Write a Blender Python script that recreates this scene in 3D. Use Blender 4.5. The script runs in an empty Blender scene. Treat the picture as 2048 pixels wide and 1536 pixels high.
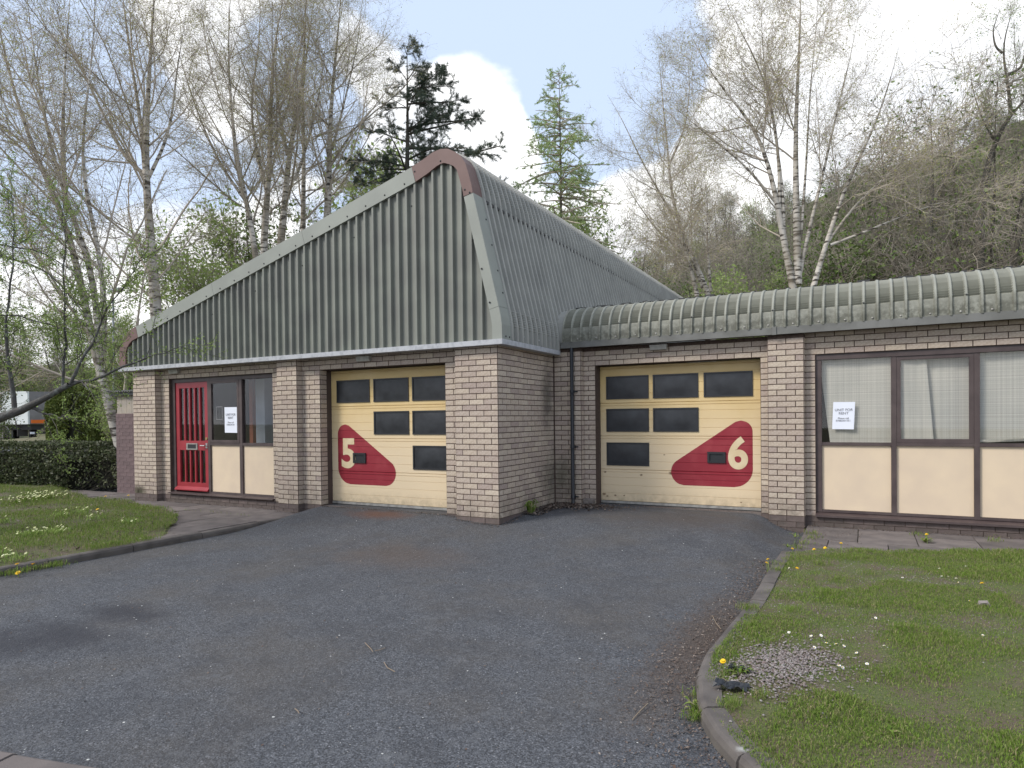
import bpy, math, random
import numpy as np
from mathutils import Vector, Matrix

scene = bpy.context.scene
COL = scene.collection
random.seed(7)
PI = math.pi

# ------------------------------------------------------------------ camera
F_PX, CY_PX, YAW, PITCH, ROLL = 1313.4, 853.6, -0.4918, -0.0123, -0.0111
CAM = np.array([4.2157, -7.4925, 1.236])
FW = np.array([math.sin(YAW)*math.cos(PITCH), math.cos(YAW)*math.cos(PITCH), math.sin(PITCH)])
RT = np.array([math.cos(YAW), -math.sin(YAW), 0.0])
UP = np.cross(RT, FW)
cr, sr = math.cos(ROLL), math.sin(ROLL)
RTc = cr*RT + sr*UP
UPc = -sr*RT + cr*UP
cam_data = bpy.data.cameras.new('camera')
cam = bpy.data.objects.new('camera', cam_data)
COL.objects.link(cam)
cam_data.sensor_width = 36.0
cam_data.lens = 36.0*F_PX/2048
cam_data.shift_y = (CY_PX-768)/2048
cam_data.clip_start = 0.05
cam_data.clip_end = 3000
M = Matrix(((RTc[0], UPc[0], -FW[0], CAM[0]), (RTc[1], UPc[1], -FW[1], CAM[1]), (RTc[2], UPc[2], -FW[2], CAM[2]), (0, 0, 0, 1)))
cam.matrix_world = M
scene.camera = cam
scene.render.resolution_x = 1024
scene.render.resolution_y = 768

def ray(px, py):
    x = (px-1024)/F_PX; y = -(py-CY_PX)/F_PX
    return FW + x*RTc + y*UPc
def at(px, py, d):                       # point seen at a pixel of the photograph, d metres in front
    return CAM + ray(px, py)*d
def gp(px, py, z=-0.2):                  # point of the ground seen at a pixel
    r = ray(px, py); return CAM + r*((z-CAM[2])/r[2])

# ------------------------------------------------------------------ light
SUN_EL, SUN_AZ = 42.0, 40.0              # sun stands left of the facade normal
sd = np.array([-math.sin(math.radians(SUN_AZ))*math.cos(math.radians(SUN_EL)),
               -math.cos(math.radians(SUN_AZ))*math.cos(math.radians(SUN_EL)), math.sin(math.radians(SUN_EL))])
sun_data = bpy.data.lights.new('sun', 'SUN')
sun_data.energy = 2.3
sun_data.angle = math.radians(16)
sun_data.color = (1.0, 0.95, 0.88)
sun = bpy.data.objects.new('sun', sun_data)
COL.objects.link(sun)
sun.rotation_euler = Vector(sd).to_track_quat('Z', 'Y').to_euler()
sun.location = (-20, -30, 40)

world = bpy.data.worlds.new('World')
scene.world = world
world.use_nodes = True
wn = world.node_tree; wn.nodes.clear()
def N(nt, t, **kw):
    n = nt.nodes.new(t)
    for k, v in kw.items():
        if k in n.inputs.keys() if isinstance(k, str) else False: n.inputs[k].default_value = v
        else: setattr(n, k, v)
    return n
def build_world():
    nt = wn; L = nt.links
    out = nt.nodes.new('ShaderNodeOutputWorld')
    bg = nt.nodes.new('ShaderNodeBackground')
    sky = nt.nodes.new('ShaderNodeTexSky'); sky.sky_type = 'NISHITA'; sky.sun_disc = False
    sky.sun_elevation = math.radians(SUN_EL)
    sky.sun_rotation = math.atan2(sd[0], sd[1])
    sky.air_density = 1.0; sky.dust_density = 3.0; sky.ozone_density = 1.0
    tc = nt.nodes.new('ShaderNodeTexCoord')
    mp = nt.nodes.new('ShaderNodeMapping'); mp.inputs['Scale'].default_value = (1, 1, 1.7)
    L.new(tc.outputs['Generated'], mp.inputs['Vector'])
    nz = nt.nodes.new('ShaderNodeTexNoise'); nz.inputs['Scale'].default_value = 3.2; nz.inputs['Detail'].default_value = 9; nz.inputs['Roughness'].default_value = 0.55
    L.new(mp.outputs[0], nz.inputs['Vector'])
    acc = nz.outputs['Fac']
    # large cloud masses and gaps of the photographed sky, as directions: (px, py, radius px, weight)
    blobs = [(985, 190, 110, .30), (900, 280, 140, .22), (1060, 420, 160, .2), (1480, 330, 200, .3), (1300, 480, 150, .2), (1620, 120, 210, .28), (730, 120, 70, .22),
             (390, 140, 140, .25), (300, 420, 240, .22), (640, 330, 60, .2), (1900, 120, 260, .26),
             (1100, 20, 260, -.36), (790, 90, 60, -.1), (80, 120, 200, -.32), (560, 150, 110, -.32), (240, 250, 100, -.3), (440, 330, 80, -.22), (640, 260, 80, -.28), (40, 380, 120, -.2), (1440, 120, 70, -.2), (1880, 330, 90, -.18), (1700, 60, 60, -.2), (1310, 210, 110, -.3), (1150, 200, 90, -.2), (1150,330,60,-.12), (1540, 70, 60, -.15), (1750, 250, 70, -.15)]
    for (px, py, r, w) in blobs:
        d = ray(px, py); d = d/np.linalg.norm(d)
        vm = nt.nodes.new('ShaderNodeVectorMath'); vm.operation = 'DISTANCE'
        L.new(tc.outputs['Generated'], vm.inputs[0]); vm.inputs[1].default_value = tuple(d)
        mr = nt.nodes.new('ShaderNodeMapRange'); mr.interpolation_type = 'SMOOTHERSTEP'
        rr = r/F_PX
        mr.inputs['From Min'].default_value = rr*1.5; mr.inputs['From Max'].default_value = rr*0.3
        mr.inputs['To Min'].default_value = 0; mr.inputs['To Max'].default_value = w
        L.new(vm.outputs['Value'], mr.inputs['Value'])
        ad = nt.nodes.new('ShaderNodeMath'); ad.operation = 'ADD'
        L.new(acc, ad.inputs[0]); L.new(mr.outputs[0], ad.inputs[1]); acc = ad.outputs[0]
    cl = nt.nodes.new('ShaderNodeMapRange'); cl.interpolation_type = 'SMOOTHSTEP'
    cl.inputs['From Min'].default_value = 0.47; cl.inputs['From Max'].default_value = 0.62
    L.new(acc, cl.inputs['Value'])
    # thin veil of high haze over the blue
    skm = nt.nodes.new('ShaderNodeVectorMath'); skm.operation = 'SCALE'; skm.inputs['Scale'].default_value = 0.10
    L.new(sky.outputs[0], skm.inputs[0])
    veil = nt.nodes.new('ShaderNodeMix'); veil.data_type = 'RGBA'; veil.inputs['Factor'].default_value = 0.68
    L.new(skm.outputs[0], veil.inputs[6]); veil.inputs[7].default_value = (0.70, 0.83, 1.06, 1)
    sh = nt.nodes.new('ShaderNodeTexNoise'); sh.inputs['Scale'].default_value = 6; sh.inputs['Detail'].default_value = 6
    L.new(mp.outputs[0], sh.inputs['Vector'])
    cr_ = nt.nodes.new('ShaderNodeValToRGB')
    cr_.color_ramp.elements[0].position = 0.3; cr_.color_ramp.elements[0].color = (0.80, 0.83, 0.89, 1)
    cr_.color_ramp.elements[1].position = 0.6; cr_.color_ramp.elements[1].color = (1.12, 1.12, 1.12, 1)
    L.new(sh.outputs['Fac'], cr_.inputs[0])
    mx = nt.nodes.new('ShaderNodeMix'); mx.data_type = 'RGBA'
    L.new(cl.outputs[0], mx.inputs['Factor']); L.new(veil.outputs[2], mx.inputs[6]); L.new(cr_.outputs[0], mx.inputs[7])
    L.new(mx.outputs[2], bg.inputs['Color']); bg.inputs['Strength'].default_value = 1.0
    L.new(bg.outputs[0], out.inputs[0])
build_world()

scene.view_settings.view_transform = 'Standard'
scene.view_settings.look = 'None'
scene.view_settings.exposure = 0.42
scene.view_settings.gamma = 1.0
scene.view_settings.use_curve_mapping = False

# ------------------------------------------------------------------ materials
MATS = {}
def mat(name, col, rough=0.7, col2=None, nscale=8.0, ndetail=6, thr=(0.35, 0.65), bump=0.0, bscale=60.0, bdist=0.01, metal=0.0, island=0.0, objrand=0.0, spec=0.5, stops=None, coat=0.0, transl=0.0, coords='Object'):
    m = bpy.data.materials.new(name); m.use_nodes = True
    nt = m.node_tree; L = nt.links
    b = nt.nodes['Principled BSDF']
    b.inputs['Roughness'].default_value = rough; b.inputs['Metallic'].default_value = metal
    b.inputs['Specular IOR Level'].default_value = spec
    tc = nt.nodes.new('ShaderNodeTexCoord')
    vec = tc.outputs[coords]
    c = None
    if col2 is not None:
        nz = nt.nodes.new('ShaderNodeTexNoise'); nz.inputs['Scale'].default_value = nscale; nz.inputs['Detail'].default_value = ndetail
        L.new(vec, nz.inputs['Vector'])
        mr = nt.nodes.new('ShaderNodeMapRange'); mr.inputs['From Min'].default_value = thr[0]; mr.inputs['From Max'].default_value = thr[1]
        L.new(nz.outputs['Fac'], mr.inputs['Value'])
        mx = nt.nodes.new('ShaderNodeMix'); mx.data_type = 'RGBA'
        mx.inputs[6].default_value = (*col, 1); mx.inputs[7].default_value = (*col2, 1)
        L.new(mr.outputs[0], mx.inputs['Factor']); c = mx.outputs[2]
    rnd = None
    if stops or island or objrand:
        g = nt.nodes.new('ShaderNodeNewGeometry'); oi = nt.nodes.new('ShaderNodeObjectInfo')
        ad = nt.nodes.new('ShaderNodeMath'); ad.operation = 'ADD'
        L.new(g.outputs['Random Per Island'], ad.inputs[0]); L.new(oi.outputs['Random'], ad.inputs[1])
        fr = nt.nodes.new('ShaderNodeMath'); fr.operation = 'FRACT'; L.new(ad.outputs[0], fr.inputs[0])
        rnd = fr.outputs[0]
    if stops:
        cr_ = nt.nodes.new('ShaderNodeValToRGB'); els = cr_.color_ramp.elements
        cr_.color_ramp.interpolation = 'CONSTANT' if len(stops) > 6 else 'LINEAR'
        while len(els) < len(stops): els.new(0.5)
        for i, s in enumerate(stops):
            els[i].position = i/max(1, len(stops)-1) if len(stops) <= 6 else i/len(stops); els[i].color = (*s, 1)
        L.new(rnd, cr_.inputs[0])
        if c is not None:
            m2 = nt.nodes.new('ShaderNodeMix'); m2.data_type = 'RGBA'; m2.blend_type = 'MULTIPLY'; m2.inputs['Factor'].default_value = 1
            L.new(cr_.outputs[0], m2.inputs[6]); L.new(c, m2.inputs[7]); c = m2.outputs[2]
        else: c = cr_.outputs[0]
    elif island:
        hs = nt.nodes.new('ShaderNodeHueSaturation')
        mr = nt.nodes.new('ShaderNodeMapRange'); mr.inputs['To Min'].default_value = 1-island; mr.inputs['To Max'].default_value = 1+island
        L.new(rnd, mr.inputs['Value']); L.new(mr.outputs[0], hs.inputs['Value'])
        if c is not None: L.new(c, hs.inputs['Color'])
        else: hs.inputs['Color'].default_value = (*col, 1)
        c = hs.outputs[0]
    if c is not None: L.new(c, b.inputs['Base Color'])
    else: b.inputs['Base Color'].default_value = (*col, 1)
    if bump:
        nb = nt.nodes.new('ShaderNodeTexNoise'); nb.inputs['Scale'].default_value = bscale; nb.inputs['Detail'].default_value = 4
        L.new(vec, nb.inputs['Vector'])
        bp = nt.nodes.new('ShaderNodeBump'); bp.inputs['Strength'].default_value = bump; bp.inputs['Distance'].default_value = bdist
        L.new(nb.outputs['Fac'], bp.inputs['Height']); L.new(bp.outputs[0], b.inputs['Normal'])
    if transl:
        o = nt.nodes['Material Output']
        tr = nt.nodes.new('ShaderNodeBsdfTranslucent')
        if c is not None: L.new(c, tr.inputs['Color'])
        else: tr.inputs['Color'].default_value = (*col, 1)
        ms = nt.nodes.new('ShaderNodeMixShader'); ms.inputs[0].default_value = transl
        L.new(b.outputs[0], ms.inputs[1]); L.new(tr.outputs[0], ms.inputs[2]); L.new(ms.outputs[0], o.inputs[0])
    MATS[name] = m
    return m

brick_m = mat('buff_brick', (1, 1, 1), 0.9, (0.80, 0.76, 0.74), nscale=40, bump=0.6, bscale=220, bdist=0.004,
    stops=[(0.53, 0.455, 0.365), (0.455, 0.38, 0.32), (0.575, 0.50, 0.405), (0.40, 0.33, 0.29), (0.52, 0.445, 0.36), (0.47, 0.40, 0.34)], spec=0.2)
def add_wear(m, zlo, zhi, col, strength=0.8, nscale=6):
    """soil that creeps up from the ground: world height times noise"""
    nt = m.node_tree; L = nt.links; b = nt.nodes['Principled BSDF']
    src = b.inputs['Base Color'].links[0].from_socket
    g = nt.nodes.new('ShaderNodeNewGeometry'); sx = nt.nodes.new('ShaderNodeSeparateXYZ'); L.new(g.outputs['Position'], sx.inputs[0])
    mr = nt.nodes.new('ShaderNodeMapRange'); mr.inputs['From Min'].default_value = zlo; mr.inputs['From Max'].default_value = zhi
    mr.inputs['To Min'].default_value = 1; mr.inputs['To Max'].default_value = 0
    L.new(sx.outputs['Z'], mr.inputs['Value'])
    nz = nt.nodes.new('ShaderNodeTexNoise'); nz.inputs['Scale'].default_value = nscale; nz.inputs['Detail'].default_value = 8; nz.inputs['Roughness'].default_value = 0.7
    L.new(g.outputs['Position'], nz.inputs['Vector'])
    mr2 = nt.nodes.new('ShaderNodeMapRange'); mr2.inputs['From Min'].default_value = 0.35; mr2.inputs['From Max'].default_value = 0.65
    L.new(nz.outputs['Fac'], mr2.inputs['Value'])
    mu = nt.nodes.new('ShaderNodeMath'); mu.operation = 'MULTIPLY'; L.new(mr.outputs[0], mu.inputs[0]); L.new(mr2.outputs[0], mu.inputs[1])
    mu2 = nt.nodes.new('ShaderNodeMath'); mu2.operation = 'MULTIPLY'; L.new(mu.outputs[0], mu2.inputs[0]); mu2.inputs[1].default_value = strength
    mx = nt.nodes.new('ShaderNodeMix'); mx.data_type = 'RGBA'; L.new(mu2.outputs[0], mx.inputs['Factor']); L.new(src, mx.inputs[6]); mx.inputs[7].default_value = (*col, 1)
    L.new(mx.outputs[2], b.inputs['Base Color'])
def add_blob_stain(m, centre, radii, col, strength=0.8, nscale=9, edge=1.55):
    nt = m.node_tree; L = nt.links; b = nt.nodes['Principled BSDF']
    src = b.inputs['Base Color'].links[0].from_socket if b.inputs['Base Color'].links else None
    g = nt.nodes.new('ShaderNodeNewGeometry')
    vs = nt.nodes.new('ShaderNodeVectorMath'); vs.operation = 'SUBTRACT'; L.new(g.outputs['Position'], vs.inputs[0]); vs.inputs[1].default_value = centre
    vd = nt.nodes.new('ShaderNodeVectorMath'); vd.operation = 'DIVIDE'; L.new(vs.outputs[0], vd.inputs[0]); vd.inputs[1].default_value = radii
    vl = nt.nodes.new('ShaderNodeVectorMath'); vl.operation = 'LENGTH'; L.new(vd.outputs[0], vl.inputs[0])
    nz = nt.nodes.new('ShaderNodeTexNoise'); nz.inputs['Scale'].default_value = nscale; nz.inputs['Detail'].default_value = 8; nz.inputs['Roughness'].default_value = 0.7
    L.new(g.outputs['Position'], nz.inputs['Vector'])
    ma = nt.nodes.new('ShaderNodeMath'); ma.operation = 'MULTIPLY_ADD'; L.new(nz.outputs['Fac'], ma.inputs[0]); ma.inputs[1].default_value = 1.1; L.new(vl.outputs['Value'], ma.inputs[2])
    mr = nt.nodes.new('ShaderNodeMapRange'); mr.interpolation_type = 'SMOOTHSTEP'
    mr.inputs['From Min'].default_value = 0.6; mr.inputs['From Max'].default_value = edge; mr.inputs['To Min'].default_value = strength; mr.inputs['To Max'].default_value = 0
    L.new(ma.outputs[0], mr.inputs['Value'])
    mx = nt.nodes.new('ShaderNodeMix'); mx.data_type = 'RGBA'; L.new(mr.outputs[0], mx.inputs['Factor'])
    if src: L.new(src, mx.inputs[6])
    else: mx.inputs[6].default_value = b.inputs['Base Color'].default_value
    mx.inputs[7].default_value = (*col, 1)
    L.new(mx.outputs[2], b.inputs['Base Color'])
add_wear(brick_m, -0.15, 0.32, (0.10, 0.09, 0.07), 0.8)
add_blob_stain(brick_m, (0.0, 1.55, 1.55), (0.5, 0.30, 0.75), (0.07, 0.068, 0.055), 0.7, 7)      # green-black damp under the leaking gutter
add_blob_stain(brick_m, (0.1, 1.7, 0.35), (0.4, 0.7, 0.5), (0.07, 0.075, 0.05), 0.7, 9)
add_blob_stain(brick_m, (-7.7, 0.0, -0.03), (0.3, 0.2, 0.16), (0.05, 0.05, 0.03), 0.95, 20)
mortar_m = mat('dark_mortar', (0.062, 0.040, 0.032), 0.95, (0.10, 0.07, 0.055), nscale=30, bump=0.3)
plinth_m = mat('plum_plinth_brick', (0.10, 0.075, 0.07), 0.9, (0.15, 0.115, 0.105), nscale=9, bump=0.5, bscale=120, island=0.15)
add_wear(plinth_m, -0.3, 0.0, (0.05, 0.05, 0.035), 0.8)
plum_m = mat('plum_brick', (0.115, 0.078, 0.08), 0.85, (0.155, 0.108, 0.108), nscale=14, bump=0.3, bscale=120, island=0.12)
plumjoint_m = mat('pale_plum_mortar', (0.30, 0.23, 0.22), 0.95, (0.22, 0.16, 0.155), nscale=6)
def clad(name, col, col2, sc=3.0):
    m = mat(name, col, 0.55, col2, nscale=sc, thr=(0.35, 0.75), bump=0.05, bscale=30, spec=0.4)
    return m
clad_m = clad('grey_green_cladding', (0.205, 0.215, 0.183), (0.155, 0.155, 0.14), 2.2)
trim_m = clad('pale_green_trim', (0.27, 0.285, 0.25), (0.225, 0.235, 0.21), 2.0)
roof_m = clad('grey_roof_sheet', (0.33, 0.328, 0.30), (0.255, 0.255, 0.235), 2.5)
wing_m = clad('pale_ribbed_roof_sheet', (0.285, 0.288, 0.245), (0.20, 0.20, 0.165), 3.0)
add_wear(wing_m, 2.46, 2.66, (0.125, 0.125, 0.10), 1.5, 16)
brown_m = clad('red_brown_trim', (0.135, 0.078, 0.068), (0.165, 0.10, 0.088), 4.0)
flash_m = mat('grey_white_flashing', (0.42, 0.43, 0.45), 0.5, (0.30, 0.31, 0.33), nscale=14, thr=(0.45, 0.7))
fascia_m = mat('grey_fascia', (0.165, 0.165, 0.155), 0.6, (0.12, 0.12, 0.11), nscale=5)
soffit_m = mat('brown_soffit', (0.07, 0.04, 0.035), 0.8)
frame_m = mat('dark_brown_timber', (0.055, 0.038, 0.037), 0.5, (0.08, 0.058, 0.055), nscale=6, bump=0.1)
jamb_m = mat('brown_jamb_timber', (0.06, 0.04, 0.036), 0.6, (0.08, 0.056, 0.05), nscale=4)
cream_m = mat('cream_panel', (0.66, 0.535, 0.385), 0.55, (0.60, 0.485, 0.36), nscale=3, bump=0.03, bscale=150)
door_m = mat('yellow_door_paint', (0.66, 0.49, 0.235), 0.5, (0.60, 0.43, 0.18), nscale=2.5, bump=0.12, bscale=160, bdist=0.002)
def door_fade():
    """sun-bleached towards the bottom, as the old paint on both doors is"""
    nt = door_m.node_tree; L = nt.links; b = nt.nodes['Principled BSDF']
    src = b.inputs['Base Color'].links[0].from_socket
    g = nt.nodes.new('ShaderNodeNewGeometry'); sx = nt.nodes.new('ShaderNodeSeparateXYZ'); L.new(g.outputs['Position'], sx.inputs[0])
    nz = nt.nodes.new('ShaderNodeTexNoise'); nz.inputs['Scale'].default_value = 3; L.new(g.outputs['Position'], nz.inputs['Vector'])
    ma = nt.nodes.new('ShaderNodeMath'); ma.operation = 'MULTIPLY_ADD'; L.new(nz.outputs['Fac'], ma.inputs[0]); ma.inputs[1].default_value = 0.25; L.new(sx.outputs['Z'], ma.inputs[2])
    mr = nt.nodes.new('ShaderNodeMapRange'); mr.interpolation_type = 'SMOOTHSTEP'; mr.inputs['From Min'].default_value = 0.7; mr.inputs['From Max'].default_value = 1.9
    L.new(ma.outputs[0], mr.inputs['Value'])
    mx = nt.nodes.new('ShaderNodeMix'); mx.data_type = 'RGBA'; L.new(mr.outputs[0], mx.inputs['Factor']); mx.inputs[6].default_value = (0.68, 0.545, 0.36, 1); L.new(src, mx.inputs[7])
    L.new(mx.outputs[2], b.inputs['Base Color'])
door_fade()
add_wear(door_m, -.06, .16, (0.30, 0.235, 0.15), 0.8, 9)
for _x, _z, _r in ((.70, .40, .02), (1.27, .37, .022), (1.72, .41, .035), (.73, .03, .02), (.86, .045, .02), (1.0, .05, .015), (1.62, .68, .015), (2.7, .03, .015), (.68, .06, .03)): add_blob_stain(door_m, (_x, 2.09, _z), (_r*1.5, .3, _r), (0.13, 0.07, 0.03), 1.0, 60)
red_m = mat('crimson_paint', (0.25, 0.014, 0.026), 0.45, (0.32, 0.04, 0.05), nscale=5, thr=(0.45, 0.8), bump=0.15, bscale=90, bdist=0.002)
reddoor_m = mat('red_door_paint', (0.32, 0.026, 0.036), 0.35, (0.27, 0.022, 0.032), nscale=5, bump=0.05)
numeral_m = mat('cream_numeral_paint', (0.66, 0.55, 0.36), 0.5, (0.60, 0.47, 0.28), nscale=8)
black_m = mat('black_rubber_frame', (0.018, 0.019, 0.022), 0.4)
def make_glass(name, tint, refl_boost=0.04, rough=0.02):
    m = bpy.data.materials.new(name); m.use_nodes = True; nt = m.node_tree; L = nt.links; nt.nodes.clear()
    o = nt.nodes.new('ShaderNodeOutputMaterial'); tr = nt.nodes.new('ShaderNodeBsdfTransparent'); tr.inputs[0].default_value = (*tint, 1)
    gl = nt.nodes.new('ShaderNodeBsdfGlossy'); gl.inputs['Roughness'].default_value = rough
    lw = nt.nodes.new('ShaderNodeFresnel'); g = nt.nodes.new('ShaderNodeNewGeometry'); io = nt.nodes.new('ShaderNodeMapRange'); io.inputs['To Min'].default_value = 1.5; io.inputs['To Max'].default_value = 1/1.5; L.new(g.outputs['Backfacing'], io.inputs['Value']); L.new(io.outputs[0], lw.inputs['IOR'])
    ms = nt.nodes.new('ShaderNodeMixShader'); L.new(lw.outputs[0], ms.inputs[0]); L.new(tr.outputs[0], ms.inputs[1]); L.new(gl.outputs[0], ms.inputs[2]); L.new(ms.outputs[0], o.inputs[0])
    return m
glass_m = make_glass('window_glass', (0.985, 0.985, 0.985))
darkpane_m = mat('dusty_dark_pane', (0.016, 0.017, 0.020), 0.32, (0.034, 0.037, 0.042), nscale=7, thr=(0.35, 0.75), spec=0.5)
interior_m = mat('dark_interior', (0.045, 0.04, 0.038), 0.9)
grey_wall_m = mat('grey_interior_block', (0.55, 0.6, 0.63), 0.9, (0.48, 0.53, 0.56), nscale=3)
rust_m = mat('rust_red_curtain', (0.35, 0.12, 0.07), 0.9)
alu_m = mat('weathered_aluminium', (0.38, 0.37, 0.34), 0.5, (0.24, 0.23, 0.21), nscale=12, metal=0.3)
chrome_m = mat('dull_chrome', (0.5, 0.5, 0.5), 0.3, metal=0.9)
screw_m = mat('dark_screw_cap', (0.035, 0.035, 0.035), 0.5)
boltw_m = mat('white_screw_cap', (0.55, 0.55, 0.55), 0.3)
pipe_m = mat('black_downpipe', (0.022, 0.024, 0.028), 0.35)
lamp_m = mat('grimy_lamp_diffuser', (0.42, 0.41, 0.37), 0.5, (0.3, 0.29, 0.26), nscale=20)
paper_m = mat('white_paper', (0.74, 0.77, 0.85), 0.6)
ink_m = mat('grey_ink', (0.20, 0.20, 0.22), 0.7)
def blind_material():
    m = mat('woven_blind', (0.44, 0.425, 0.37), 0.9, (0.40, 0.39, 0.34), nscale=2)
    nt = m.node_tree; L = nt.links; b = nt.nodes['Principled BSDF']; src = b.inputs['Base Color'].links[0].from_socket
    tc = nt.nodes.new('ShaderNodeTexCoord')
    last = src
    for ax, sc, amt in (('X', 130, .09), ('Z', 170, .12)):
        w = nt.nodes.new('ShaderNodeTexNoise'); w.noise_dimensions = '1D'; w.inputs['Scale'].default_value = 1; w.inputs['Detail'].default_value = 3; w.inputs['Roughness'].default_value = .6
        sx = nt.nodes.new('ShaderNodeSeparateXYZ'); L.new(tc.outputs['Object'], sx.inputs[0])
        mu = nt.nodes.new('ShaderNodeMath'); mu.operation = 'MULTIPLY'; mu.inputs[1].default_value = sc*0.35; L.new(sx.outputs[ax], mu.inputs[0]); L.new(mu.outputs[0], w.inputs['W'])
        mr = nt.nodes.new('ShaderNodeMapRange'); mr.inputs['From Min'].default_value = .35; mr.inputs['From Max'].default_value = .65; mr.inputs['To Min'].default_value = 1-amt; mr.inputs['To Max'].default_value = 1+amt
        L.new(w.outputs['Fac'], mr.inputs['Value'])
        vm = nt.nodes.new('ShaderNodeVectorMath'); vm.operation = 'SCALE'; L.new(last, vm.inputs[0]); L.new(mr.outputs[0], vm.inputs['Scale']); last = vm.outputs[0]
    L.new(last, b.inputs['Base Color'])
    return m
blind_m = blind_material()

def tarmac_material():
    m = bpy.data.materials.new('old_tarmac'); m.use_nodes = True; nt = m.node_tree; L = nt.links; b = nt.nodes['Principled BSDF']
    g = nt.nodes.new('ShaderNodeNewGeometry'); P = g.outputs['Position']
    def noise(s, d=5, r=.6):
        n = nt.nodes.new('ShaderNodeTexNoise'); n.inputs['Scale'].default_value = s; n.inputs['Detail'].default_value = d; n.inputs['Roughness'].default_value = r; L.new(P, n.inputs['Vector']); return n.outputs['Fac']
    vo = nt.nodes.new('ShaderNodeTexVoronoi'); vo.inputs['Scale'].default_value = 130; L.new(P, vo.inputs['Vector'])
    cr_ = nt.nodes.new('ShaderNodeValToRGB'); e = cr_.color_ramp.elements
    e[0].position = 0.0; e[0].color = (0.032, 0.033, 0.036, 1); e[1].position = 1.0; e[1].color = (0.19, 0.195, 0.21, 1)
    for p, c in ((.35, (0.058, 0.062, 0.070, 1)), (.7, (0.088, 0.092, 0.102, 1)), (.95, (0.115, 0.12, 0.132, 1))):
        x = e.new(p); x.color = c
    sep = nt.nodes.new('ShaderNodeSeparateColor'); L.new(vo.outputs['Color'], sep.inputs[0]); L.new(sep.outputs[0], cr_.inputs[0])
    def mixc(fac, a, bcol, mode='MIX'):
        mx = nt.nodes.new('ShaderNodeMix'); mx.data_type = 'RGBA'; mx.blend_type = mode
        if isinstance(fac, float): mx.inputs['Factor'].default_value = fac
        else: L.new(fac, mx.inputs['Factor'])
        L.new(a, mx.inputs[6])
        if isinstance(bcol, tuple): mx.inputs[7].default_value = (*bcol, 1)
        else: L.new(bcol, mx.inputs[7])
        return mx.outputs[2]
    def rng_(x, a, b_, c=0, d=1):
        mr = nt.nodes.new('ShaderNodeMapRange'); mr.interpolation_type = 'SMOOTHSTEP'; L.new(x, mr.inputs['Value'])
        for k, v in (('From Min', a), ('From Max', b_), ('To Min', c), ('To Max', d)): mr.inputs[k].default_value = v
        return mr.outputs[0]
    c = cr_.outputs[0]
    c = mixc(rng_(noise(0.9), .42, .68, 0, .42), c, (0.085, 0.073, 0.060))        # brownish dust
    c = mixc(rng_(noise(2.2, 8, .7), .48, .66, 0, .36), c, (0.040, 0.041, 0.046))
    c = mixc(rng_(noise(5.5, 8, .75), .54, .66, 0, .5), c, (0.115, 0.118, 0.125))
    L.new(c, b.inputs['Base Color'])
    b.inputs['Roughness'].default_value = 0.85; b.inputs['Specular IOR Level'].default_value = 0.35
    vo2 = nt.nodes.new('ShaderNodeTexVoronoi'); vo2.inputs['Scale'].default_value = 120; L.new(P, vo2.inputs['Vector'])
    bp = nt.nodes.new('ShaderNodeBump'); bp.inputs['Strength'].default_value = 0.55; bp.inputs['Distance'].default_value = 0.006; bp.invert = True
    L.new(vo2.outputs['Distance'], bp.inputs['Height'])
    bp2 = nt.nodes.new('ShaderNodeBump'); bp2.inputs['Strength'].default_value = 0.6; bp2.inputs['Distance'].default_value = 0.03
    L.new(noise(14, 5), bp2.inputs['Height']); L.new(bp.outputs[0], bp2.inputs['Normal']); L.new(bp2.outputs[0], b.inputs['Normal'])
    return m
tarmac_m = tarmac_material()
for (a, bb, w) in ((gp(60, 1280), gp(250, 1215), .18),):
    pass
_c = gp(130, 1265, -.28); add_blob_stain(tarmac_m, (float(_c[0]), float(_c[1]), -.28), (1.25, 0.42, 1), (0.030, 0.031, 0.038), .85, 4, 1.35)
_c = gp(250, 1225, -.28); add_blob_stain(tarmac_m, (float(_c[0]), float(_c[1]), -.28), (0.8, 0.42, 1), (0.030, 0.031, 0.038), .85, 4, 1.35)
_c = gp(20, 1290, -.28); add_blob_stain(tarmac_m, (float(_c[0]), float(_c[1]), -.28), (0.8, 0.5, 1), (0.030, 0.031, 0.038), .85, 4, 1.35)
_c = gp(760, 1042, -.2); add_blob_stain(tarmac_m, (float(_c[0]), float(_c[1]), -.2), (0.75, 0.35, 1), (0.13, 0.06, 0.035), 0.75, 4)
_c = gp(800, 1110, -.27); add_blob_stain(tarmac_m, (float(_c[0]), float(_c[1]), -.27), (1.3, 0.9, 1), (0.095, 0.07, 0.055), 0.55, 3)
_c = gp(1350, 1060, -.24); add_blob_stain(tarmac_m, (float(_c[0]), float(_c[1]), -.24), (1.8, 1.0, 1), (0.075, 0.06, 0.05), 0.6, 4)
add_blob_stain(tarmac_m, (3.25, -3.0, -.28), (0.35, 2.0, 1), (0.075, 0.055, 0.042), 0.8, 12)
conc_m = mat('kerb_concrete', (0.075, 0.065, 0.06), 0.9, (0.125, 0.11, 0.10), nscale=7, bump=0.6, bscale=150, bdist=0.004, island=0.12, coords='Object')
add_wear(conc_m, -.42, -.19, (0.055, 0.05, 0.022), 0.9, 14)
_k = gp(1484, 1496, -.195); add_blob_stain(conc_m, (float(_k[0]), float(_k[1]), -.195), (0.035, 0.035, .1), (0.36, 0.36, 0.34), 0.9, 25)
slab_m = mat('paving_concrete', (0.155, 0.132, 0.122), 0.9, (0.085, 0.073, 0.07), nscale=4, thr=(.35, .7), bump=0.4, bscale=120, bdist=0.003, island=0.18)
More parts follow.
